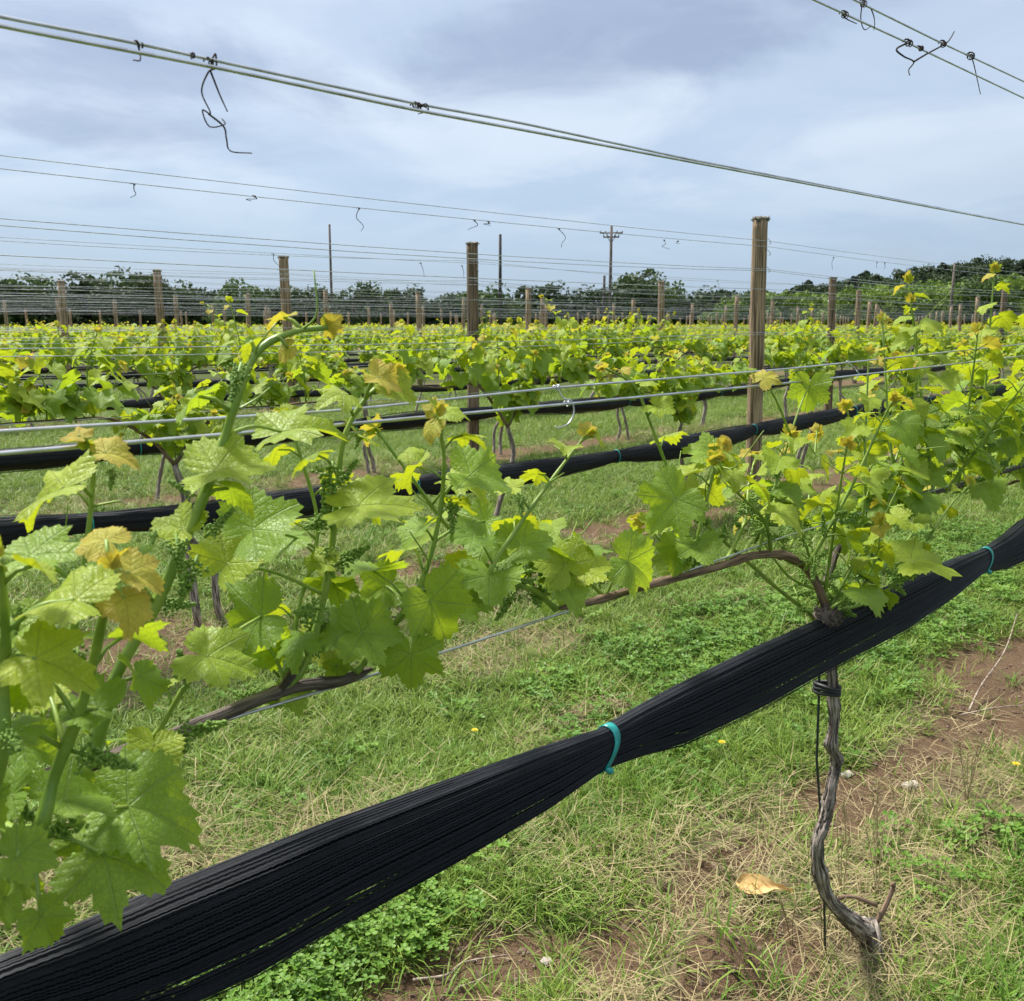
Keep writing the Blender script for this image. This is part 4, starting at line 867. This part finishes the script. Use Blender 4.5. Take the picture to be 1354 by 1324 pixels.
# ------------------------------------------------------------------ posts
def post_mesh(seed, r, h, hi):
    g = np.random.default_rng(seed); n, k_ = (28, 34) if hi else (14, 10)
    t = np.linspace(0, 1, k_); p = np.stack([.012 * np.sin(t * 3 + seed), .012 * np.sin(t * 2.2 + seed * 2), -.05 + (h + .05) * t], 1)
    mb = MB(); mb.tube(p, r * (1.04 - .10 * t), n); V = mb.v[0].reshape(k_, n, 3); c_ = p[:, None]
    prof = 1 + .035 * np.sin(np.arange(n) * 6.283 / n * 3 + seed) + .025 * g.standard_normal(n)
    V = c_ + (V - c_) * (prof[None, :, None] * (1 + .008 * g.standard_normal((k_, n, 1))))
    V[-1, :, 2] += g.uniform(-.012, .012, n); V[..., 2] = np.where(np.arange(k_)[:, None] == k_ - 1, V[..., 2], c_[..., 2])
    mb.v[0] = V.reshape(-1, 3); return mb
def post_cap(seed, r, h, hi):
    g = np.random.default_rng(seed + 50); mb = MB(); n = 22; rr = r * .95
    ang = np.arange(n) * 6.283 / n
    for (q0, z0, q1, z1) in ((.98, -.015, 1.10, .004), (1.10, .004, .7, .016), (.7, .016, .02, .012)):
        V = []
        for q, z in ((q0, z0), (q1, z1)):
            w = 1 + .07 * np.sin(ang * 4 + seed) + .05 * np.sin(ang * 9 + seed * 3)
            V.append(np.stack([rr * q * w * np.cos(ang), rr * q * w * np.sin(ang), h + z + .006 * np.sin(ang * 7 + seed)], 1))
        mb.add(np.concatenate(V), [(j, (j + 1) % n, n + (j + 1) % n, n + j) for j in range(n)])
    if hi:
        for q in range(60):
            a = g.uniform(0, 6.28); d = np.array([math.cos(a), math.sin(a), 0]); b = d * rr * g.uniform(.75, 1.08) + [0, 0, h + .008]
            mb.tube([b, b + d * g.uniform(.005, .02) + [0, 0, g.uniform(-.018, .014)]], [.004, .0008], 4)
    mb.v = [v + np.array([.012 * math.sin(3 + seed), .012 * math.sin(2.2 + seed * 2), 0]) for v in mb.v]
    return mb
PV = [(post_mesh(q, .058, 2.06, True).mesh('pole', M['post'] if q != 1 else M['postdark']), post_cap(q, .058, 2.06, True).mesh('weathered_top', M['posttop'])) for q in range(3)]
PF = [(post_mesh(10 + q, .058, 2.04, False).mesh('pole', M['post']), post_cap(10 + q, .058, 2.04, False).mesh('weathered_top', M['posttop'])) for q in range(3)]
staple = MB().tube([(-.012, 0, .02), (-.014, -.012, .012), (0, -.016, 0), (.014, -.012, -.012), (.012, 0, -.02)], .0022, 5).mesh('staple', M['wire'])
for i in range(19):
    a, b = row_span(i); s0 = post_s(i)
    for q in range(-2, 14):
        s_ = s0 + 7.35 * q
        if not a - .5 < s_ < b + 2: continue
        near = i <= 3 and q <= 2
        pv = (PV[{1: 0, 2: 1}.get(i, 2)] if near else PF[(i + q) % 3])
        main = i in (1, 2) and q == 0
        lab = ('tall pale brown wooden post in the second row with a ragged top' if i == 1 else 'dark brown wooden post with a ragged top in the third row') if main else \
              ('weathered wooden trellis post in the %s row' % ORD[i] if i < 10 else 'small distant wooden trellis post near the tree line')
        o = tag(empty('trellis_post', (s_, ROWS[i] + rnd.gauss(0, .02), 0), 0 if main else rnd.uniform(0, 6.28), (1, 1, 1 if main else rnd.uniform(.965, 1.03))), lab, 'post', None if main else 'wooden posts of the trellis rows')
        o.rotation_euler[0] = R(rnd.gauss(0, .5)); o.rotation_euler[1] = R(rnd.gauss(0, .8))
        link('pole', pv[0], o); link('weathered_top', pv[1], o)
        if near:
            for z in (1.90, 1.82, 1.70, 1.235, .96):
                c_ = link('staple', staple, o); c_.location = (0, -.062, z)

# ------------------------------------------------------------------ wires
def wire_pts(i, z, s0, s1, sag, yoff):
    base = post_s(i); ks = [base + 7.35 * q for q in range(-3, 16)]; out = [(s0, ROWS[i] + yoff, z)]
    for q in range(len(ks) - 1):
        for t in np.linspace(0, 1, 9)[:-1]:
            s_ = ks[q] + 7.35 * t
            if s0 < s_ < s1: out.append((s_, ROWS[i] + yoff, z - sag * 4 * t * (1 - t)))
    return out + [(s1, ROWS[i] + yoff, z)]
WIRE_LABELS = {'top': 'top galvanised trellis wire of the %s row', 'upper': 'upper catch wire of the %s row, below the top wire', 'mid': 'middle catch wire of the %s row, at shoot tip height', 'cordon': 'fruiting wire of the %s row carrying the canes'}
def wire(i, kind, pts, rad, n=6):
    P = np.array(pts); O = P[0]
    o = MB().tube(P - O, rad, n).build('trellis_wire', M['wire']); o.location = O
    return tag(o, WIRE_LABELS[kind] % (ORD[i] if i < 10 else 'far'), 'wire', 'trellis wires of the %s row' % (ORD[i] if i < 10 else 'far'))
def ext(mid, z0, z1):
    K_ = np.array([(-1.0, .75, z0)] + [tuple(p) for p in mid] + [(4.0, .75, z1), (6.42, .75, z1 + .02), (13.7, .75, z1 + .02)])
    s_ = np.concatenate([np.arange(-1, 4, .02), np.arange(4, 13.7, .25)]); ker = np.ones(5) / 5
    def sm_(v): w = np.interp(s_, K_[:, 0], v); return np.convolve(np.pad(w, 2, mode='edge'), ker, 'valid')
    return np.stack([s_, sm_(K_[:, 1]), sm_(K_[:, 2])], 1)
wire(0, 'upper', ext(UP_A, 1.512, 1.54), .0014, 8); wire(0, 'upper', ext([(x, y - .004, z) for x, y, z in UP_B], 1.503, 1.537), .0016, 8)
wire(0, 'mid', ext(MID_A, 1.222, 1.27), .0014, 8); wire(0, 'mid', ext([(x, y - .01, z) for x, y, z in MID_B], 1.206, 1.24), .0017, 8)
wire(0, 'top', ext([(.4, .75, 1.762)] + TOP_A, 1.77, 1.80), .0016, 8); wire(0, 'top', ext([(.4, .75, 1.79)] + TOP_B, 1.795, 1.83), .0016, 8)
wire(0, 'cordon', ext(CORDON, .95, .965), .0016, 8)
for i in range(1, 19):
    a, b = row_span(i); a -= 1.5; b += 3; rg = random.Random(i); rad = .0017 + .00012 * min(i, 8)
    for kind, zs in (('top', (1.895, 1.875)), ('upper', (1.715, 1.69, 1.545)), ('mid', (1.245, 1.225)), ('cordon', (.952,))):
        if i > 5: zs = zs[:1]
        if i > 9 and kind in ('cordon', 'upper'): continue
        for q, z in enumerate(zs):
            sg = rg.uniform(.015, .07) if kind != 'cordon' else .01
            wire(i, kind, wire_pts(i, z + rg.gauss(0, .008), a, b, sg, (-.06 if q % 2 else -.062)), rad, 5 if i < 4 else 4)

# ------------------------------------------------------------------ dried tendrils still clinging to the wires
def coil(mb, s_, y, z, turns, r, L, rad):
    t = np.linspace(0, turns * 6.283, turns * 9); rr = r * (.55 + .35 * np.sin(t * .37 + s_ * 50)); mb.tube(np.stack([s_ + L * (t / t[-1] - .5) + .25 * L * np.sin(t * .23), y + rr * np.cos(t), z + rr * np.sin(t)], 1), rad * (.75 + .2 * np.sin(t)), 5)
def tendril(label, lines, coils, rad, group=None):
    O = np.array(lines[0][0] if lines else coils[0][:3], float); mb = MB()
    for c_ in coils: coil(mb, *(np.array(c_[:3]) - O), *c_[3:], rad)
    for q, l in enumerate(lines):
        l = np.array(l) - O; l[1:, 1] += .004 * np.sin(np.arange(1, len(l)) * 2.1 + q); p = spline(l, 8 * len(l)); mb.tube(p, np.linspace(rad * 1.1, rad * .6, len(p)), 6)
    o = mb.build('dried_tendril', M['tendril']); o.location = O
    return tag(o, label, 'dried tendril', group)
tendril('short hooked dry tendril on the nearest upper wire, left of the long one', [T1], [(.346, .75, 1.511, 3, .0030, .010)], .0008)
tendril('long dark dry tendril looping down from the nearest upper wires', [T2A, T2B, T2C], [(.404, .75, 1.509, 3, .0045, .009), (.388, .75, 1.511, 2, .003, .004)], .00078)
tendril('small dark knot of dry tendril joining the nearest upper wires', [T3], [(.622, .75, 1.508, 5, .0042, .018)], .0008)
tendril('small dark tendril knot at the end of the nearest top wires', [A1], [(1.475, .75, 1.771, 4, .006, .02)], .0011)
tendril('dry tendril hooked straight down between the two nearest top wires', [A2, [(1.56, .75, 1.801), (1.575, .75, 1.79), (1.572, .75, 1.776), (1.585, .75, 1.772)]], [(1.535, .75, 1.80, 4, .006, .018)], .0010)
tendril('forked dry tendril curling between the two nearest top wires', [B1, B2], [(1.712, .75, 1.776, 4, .006, .03), (1.76, .75, 1.777, 3, .005, .02), (1.86, .75, 1.803, 4, .006, .022)], .0016)
tendril('straight dry tendril hanging below the nearest top wires', [C1], [(1.995, .75, 1.807, 5, .008, .024)], .0012)
gt = random.Random(12)
for s_ in (1.66, 2.18, 2.72, 3.45, 3.55, 4.1, 5.1, 5.25, 7.4, 8.2, 8.35, 9.9):
    z = 1.83 + .008 * gt.random(); y = ROWS[1] - .06; L = gt.choice((.015, .02, .05, .10))
    tendril('scrap of dry tendril hanging on the top wires of the second row', [[(s_, y, z), (s_ + gt.gauss(0, .02), y, z - L * .4), (s_ + gt.gauss(0, .03), y, z - L * .75), (s_ + gt.gauss(0, .03), y, z - L)]], [(s_, y, z, 3, .006, .02)], .0018, 'tendril scraps on the second row')
for s_ in (4.1, 5.6, 6.1, 8.3, 8.5, 10.4):
    z = 1.84 + .015 * gt.random(); y = ROWS[2] - .06; L = gt.uniform(.04, .14)
    tendril('scrap of dry tendril hanging on the top wires of the third row', [[(s_, y, z), (s_ + gt.gauss(0, .03), y, z - L * .5), (s_ + gt.gauss(0, .05), y, z - L)]], [(s_, y, z, 3, .007, .03)], .0024, 'tendril scraps on the third row')
# a wire clip joining the two middle wires
mb = MB(); O = np.array([.822, .748, 1.228]); coil(mb, 0, 0, 0, 4, .0035, .014, .0010); coil(mb, .012, -.006, -.019, 4, .0035, .012, .0010)
mb.tube(spline([(0, 0, 0), (.006, -.004, -.012), (.016, -.008, -.016), (.018, -.01, -.03), (.008, -.01, -.042), (-.008, -.008, -.046), (-.012, -.008, -.044)], 40), .0009, 6)
o = mb.build('wire_clip', M['wire']); o.location = O; tag(o, 'curled wire clip joining the two nearest middle wires', 'wire clip')
mb = MB(); O = np.array([1.56, .748, 1.237]); coil(mb, 0, 0, 0, 3, .0035, .012, .0010); mb.tube(spline([(0, 0, 0), (.02, -.004, -.012), (.03, -.006, -.022), (.01, -.006, -.03), (.0, -.006, -.022)], 30), .0009, 6)
o = mb.build('wire_clip', M['wire']); o.location = O; tag(o, 'small hooked wire clip on the nearest middle wires beside a pale leaf', 'wire clip')

# ------------------------------------------------------------------ small things on the ground
def g3(x, y, dz=0): return np.array([x, y, float(gz(np.array([x]), np.array([y]))[0]) + dz])
b = g3(1.80, .985, .03); mb = MB(); V = []; F = []
prof = [(-.062, .004), (-.052, .018), (-.035, .024), (-.012, .024), (.008, .016), (.022, .008), (.040, .0045), (.058, .004), (.064, .006)]
for u, w in prof:
    for v in (-1, -.5, 0, .5, 1): V.append((u, v * w + .006 * math.sin(u * 30), .006 * v * v - 1.5 * u * u + .0025 * math.sin(u * 190) * v))
F = [(i * 5 + j, i * 5 + j + 1, i * 5 + j + 6, i * 5 + j + 5) for i in range(8) for j in range(4)]
V = np.array(V); mb.add(V, F); mb.add(V - [0, 0, .0012], [f[::-1] for f in F])
o = mb.build('fallen_leaf', M['deadleaf']); o.location = b; o.rotation_euler = (R(38), R(6), R(-62)); tag(o, 'dry orange fallen leaf lying left of the bare trunk', 'leaf')
def twig(name, label, pts, r, group=None):
    P = np.array([g3(x, y, z) for x, y, z in pts]); O = P[0]
    o = MB().tube(spline(P - O, 6 * len(P)), np.linspace(r, r * .5, 6 * len(P)), 6, rough=.1).build(name, M['twig']); o.location = O; tag(o, label, 'twig', group)
twig('twig', 'thin pale twig lying across the bare soil in front of the net', [(1.06, 1.345, .012), (1.12, 1.31, .014), (1.17, 1.31, .012), (1.25, 1.265, .016)], .0035)
twig('twig', 'short pale twig lying on the bare soil in front of the net', [(1.11, 1.27, .008), (1.15, 1.255, .01), (1.19, 1.25, .01)], .0025)
twig('twig', 'long thin dark twig leaning over the bare soil strip', [(3.25, 1.05, .02), (3.45, 1.08, .05), (3.7, 1.09, .11), (3.95, 1.13, .19)], .004)
twig('twig', 'long dry twig lying flat beside the bare soil strip', [(3.2, 1.06, .02), (3.35, .98, .025), (3.5, .90, .02)], .0035)
for x_, y_, lb in ((1.843, 1.59, 'yellow dandelion flower just below the net'), (1.887, 2.055, 'yellow dandelion flower in the grass above the tied net'), (2.797, .761, 'yellow dandelion flower in the grass right of the trunk'), (2.35, 1.45, 'yellow dandelion flower in the clover left of the stake')):
    b = g3(x_, y_); o = tag(empty('dandelion', b), lb, 'flower'); g = random.Random(int(x_ * 99))
    MB().tube([(0, 0, 0), (.004, .002, .03), (.003, .004, .055)], .0012, 5).build('stem', M['shoot'], o)
    mb = MB()
    for q in range(34):
        a = q * 2.4; rr = .002 + .010 * math.sqrt(q / 34); d = np.array([math.cos(a), math.sin(a), 0]); sd = np.array([-d[1], d[0], 0]); c0 = np.array([.003, .004, .055])
        mb.add([c0 + d * .001 - sd * .001, c0 + d * .001 + sd * .001, c0 + d * rr + sd * .0012 + [0, 0, .006 - .4 * rr], c0 + d * rr - sd * .0012 + [0, 0, .006 - .4 * rr]], [(0, 1, 2, 3)])
    mb.build('flower_head', M['yellow'], o)
iv, jf = ico()
for x_, y_, q in ((2.533, 1.142, .016), (2.596, .974, .02), (3.85, 1.02, .018), (1.30, 1.20, .012)):
    g = np.random.default_rng(int(x_ * 100)); o = MB().add(iv * q * [1.3, 1, .55] * (1 + .2 * g.standard_normal((12, 1))), jf).build('stone', M['stone'], smooth=False)
    o.location = g3(x_, y_, .006); tag(o, 'small pale stone lying on the soil near the trunk', 'stone', 'pale stones on the soil')
gs = random.Random(3)
for x_, y_, h in ((1.93, .86, .22), (1.98, .80, .17), (2.12, .86, .20), (2.1, .93, .15), (2.55, .80, .19), (2.58, .82, .22), (1.78, .83, .14), (1.72, .80, .15), (1.70, .86, .12), (2.35, .9, .13)):
    b = g3(x_, y_); mb = MB()
    for q in range(3): 
        e = np.array([gs.gauss(0, .02), gs.gauss(0, .02), h * gs.uniform(.75, 1.1)]); mb.tube(spline([(q * .004, 0, -.01), e * .5 + [gs.gauss(0, .004), 0, 0], e], 8), np.linspace(.0016, .0008, 8), 4)
        for w in range(7): 
            p = e * (.72 + .04 * w); mb.tube([p, p + np.array([gs.gauss(0, .008), gs.gauss(0, .008), .012])], [.0015, .0004], 3)
    o = mb.build('dry_grass_stalk', M['straw']); o.location = b; tag(o, 'upright straw-coloured dead grass stalk near the bare trunk', 'grass stalk', 'dead stalks near the trunk')

# ------------------------------------------------------------------ tree line, hill and utility poles
HD = np.array([math.cos(HEADING), math.sin(HEADING), 0]); RT = np.array([math.sin(HEADING), -math.cos(HEADING), 0])
def far(depth, right): return HD * depth + RT * right
def crown_mesh(seed, w, h, n, q, conifer=False):
    g = np.random.default_rng(seed); C_ = []
    if conifer:
        for j in range(26):
            t = (j + .5) / 26; a = j * 2.4; C_.append((math.cos(a) * w * .42 * (1 - t) ** .8, math.sin(a) * w * .42 * (1 - t) ** .8, h * (.12 + .86 * t), w * (.20 * (1 - t) + .05)))
    else:
        for j in range(34):
            d = g.standard_normal(3); d /= np.linalg.norm(d); d[2] = g.uniform(-.95, .95); d[:2] *= math.sqrt(1 - d[2] ** 2 * .8) / max(np.hypot(d[0], d[1]), .1); rr = g.uniform(.5, 1.0)
            C_.append((d[0] * w * .5 * rr, d[1] * w * .5 * rr, h * .50 + d[2] * h * .46 * rr, w * g.uniform(.12, .24)))
    C_ = np.array(C_); k_ = g.integers(0, len(C_), n); d = g.standard_normal((n, 3)); d /= np.linalg.norm(d, axis=1, keepdims=True)
    P = C_[k_, :3] + d * (C_[k_, 3] * g.uniform(.55, 1.1, n) ** .6)[:, None]; P[:, 2] = np.maximum(P[:, 2], h * .06)
    u = g.standard_normal((n, 3)); u /= np.linalg.norm(u, axis=1, keepdims=True); v = np.cross(u, d + .3 * g.standard_normal((n, 3))); v /= np.maximum(np.linalg.norm(v, axis=1, keepdims=True), 1e-6)
    sz = q * g.uniform(.6, 1.4, (n, 1)); V = np.stack([P - u * sz, P + v * sz * .7, P + u * sz, P - v * sz * .7], 1).reshape(-1, 3)
    return MB().add(V, [(4 * i, 4 * i + 1, 4 * i + 2, 4 * i + 3) for i in range(n)])
def trunk_mesh(seed, h):
    g = random.Random(seed); mb = MB(); mb.tube([(0, 0, -.3), (.05, 0, h * .3), (.1, .05, h * .75)], [.22, .16, .06], 8)
    for q in range(5):
        z = h * g.uniform(.25, .55); a = g.uniform(0, 6.28); mb.tube([(.05, 0, z), (math.cos(a) * h * .15, math.sin(a) * h * .15, z + h * .14), (math.cos(a) * h * .27, math.sin(a) * h * .27, z + h * .3)], [.09, .06, .02], 5)
    return mb.mesh('trunk', M['trunk'])
TR = [trunk_mesh(q, 7) for q in range(2)]
CR = {0: [crown_mesh(q, 7.5, 7, 2600, .26).mesh('crown', M['crown'][0]) for q in range(3)], 1: [crown_mesh(10 + q, 7.5, 7, 2600, .26).mesh('crown', M['crown'][1]) for q in range(3)],
      2: [crown_mesh(20 + q, 7, 7, 2600, .26).mesh('crown', M['crown'][2]) for q in range(3)], 3: [crown_mesh(30 + q, 7, 9, 3000, .26, True).mesh('crown', M['crown'][3]) for q in range(2)]}
TL = {0: ('dark green rounded tree in the hedgerow beyond the vineyard', 'dark hedgerow trees'), 1: ('mid green bushy tree in the line beyond the vineyard', 'mid green trees of the tree line'),
      2: ('bright spring green tree at the foot of the wooded hill', 'bright trees below the hill'), 3: ('dark narrow conifer on the wooded hill', 'conifers on the hill')}
HL = {0: ('dark rounded broadleaf tree high on the wooded hill', 'dark trees on the hill'), 1: ('mid green broadleaf tree on the wooded hill', 'mid green trees on the hill'), 2: ('bright green tree on the slope of the wooded hill', 'bright trees on the hill')}
def tree(kind, depth, right, h, wf=1., z=0., hill=False):
    p = far(depth, right); p[2] = z; s_ = h / (9 if kind == 3 else 7)
    o = tag(empty('conifer' if kind == 3 else 'tree', p, rnd.uniform(0, 6.28), (s_ * wf, s_ * wf, s_)), TL[kind][0], 'tree', TL[kind][1])
    if hill and kind in HL: o['label'], o['group'] = HL[kind]
    link('trunk', TR[rnd.randrange(2)], o); link('crown', rnd.choice(CR[kind]), o)
def px_right(px, depth): return (px - 677) / 1250 * depth
DT = 125
for px, top in [(-60, 372), (-20, 380), (8, 374), (45, 376), (85, 388), (125, 377), (160, 372), (190, 368), (222, 380), (258, 384), (300, 387), (330, 379), (362, 384), (412, 386), (445, 398), (470, 387), (508, 385), (540, 387), (572, 398), (606, 391), (640, 386), (672, 398), (716, 383), (742, 402), (780, 387), (815, 396), (845, 372), (868, 384), (905, 392), (935, 388)]:
    d = DT + rnd.uniform(-4, 4); tree(0 if rnd.random() < .75 else 1, d, px_right(px, d), (430 - top) / 1250 * d * 1.12 + 1.3, rnd.uniform(.9, 1.25))
for px in range(-80, 1000, 24):
    d = DT + rnd.uniform(6, 14); tree(0 if rnd.random() < .6 else 1, d, px_right(px + rnd.uniform(-8, 8), d), rnd.uniform(4.2, 5.4), 1.35)
for px in range(940, 1460, 21):
    d = rnd.uniform(118, 132); top = np.interp(px, [940, 1100, 1250, 1354, 1450], [394, 385, 382, 366, 350]) + rnd.uniform(-4, 8); tree(2 if rnd.random() < .8 else 1, d, px_right(px, d), (430 - top) / 1250 * d + 1.3, rnd.uniform(.75, 1.1))
# hill
hx = np.linspace(-20, 330, 50); hy = np.linspace(0, 260, 40); HXm, HYm = np.meshgrid(hx, hy)
def hill_h(rg, dp): return 13.0 * np.clip((rg - 30) / 90, 0, 1) ** 1.1 * np.clip(dp / 110, 0, 1) ** .8
HZ = hill_h(HXm, HYm); P = HD[None, None] * (150 + HYm)[..., None] + RT[None, None] * HXm[..., None]; P[..., 2] = HZ - .3
I = (np.arange(39)[:, None] * 50 + np.arange(49)[None, :]).ravel()
mb = MB(); mb.add(P.reshape(-1, 3), [(i, i + 1, i + 51, i + 50) for i in I.tolist()]); tag(mb.build('hill', M['crown'][1]), kind='structure')
gh = random.Random(8)
for q in range(210):
    px = gh.uniform(930, 1500); dp = gh.uniform(8, 100) if q > 40 else gh.uniform(70, 115); d = 150 + dp; rg = px_right(px, d)
    kd = (3 if gh.random() < .45 else 0) if dp > 45 and px > 980 else (1 if gh.random() < .6 else 2)
    tree(kd, d, rg, gh.uniform(5.0, 7.5) if kd == 3 else gh.uniform(5, 7), 1.5 if kd == 3 else 1.1, float(hill_h(rg, dp)) - .4, True)
def pole(px, top, depth, arms, mat, label, r=.15):
    p = far(depth, px_right(px, depth)); h = (430 - top) / 1250 * depth * 1.01 + EYE
    o = tag(empty('utility_pole', p, HEADING + R(90)), label, 'utility pole')
    MB().tube([(0, 0, -.5), (.02, 0, h * .5), (0, 0, h)], [r * 1.15, r, r * .8], 10).build('pole', mat, o)
    for z, L in arms:
        a = MB().tube([(-L, -.14, h - z), (0, -.14, h - z), (L, -.14, h - z)], .075, 4).build('crossarm', mat, o)
        MB().tube([(-L * .5, -.14, h - z), (0, -.12, h - z - .6)], .03, 4).tube([(L * .5, -.14, h - z), (0, -.12, h - z - .6)], .03, 4).build('brace', mat, o)
        for u in (-.95, -.5, .5, .95): MB().tube([(L * u, -.14, h - z + .05), (L * u, -.14, h - z + .16), (L * u, -.14, h - z + .28)], [.05, .07, .04], 6).build('insulator', M['ceramic'], a)
pole(444, 305, 92, [], M['pole'], 'slim plain brown utility pole beyond the vine rows', .12)
pole(662, 317, 96, [], M['poledark'], 'plain dark utility pole without crossarms beyond the vine rows', .17)
pole(804, 307, 98, [(.65, 1.15), (1.05, .8)], M['pole'], 'utility pole with two crossarms and insulators beyond the vine rows', .16)
pole(796, 368, 100, [], M['poledark'], 'short dark pole beside the pole with two crossarms', .16)
pole(1246, 352, 104, [], M['pole'], 'slim pole in front of the wooded hill', .15)
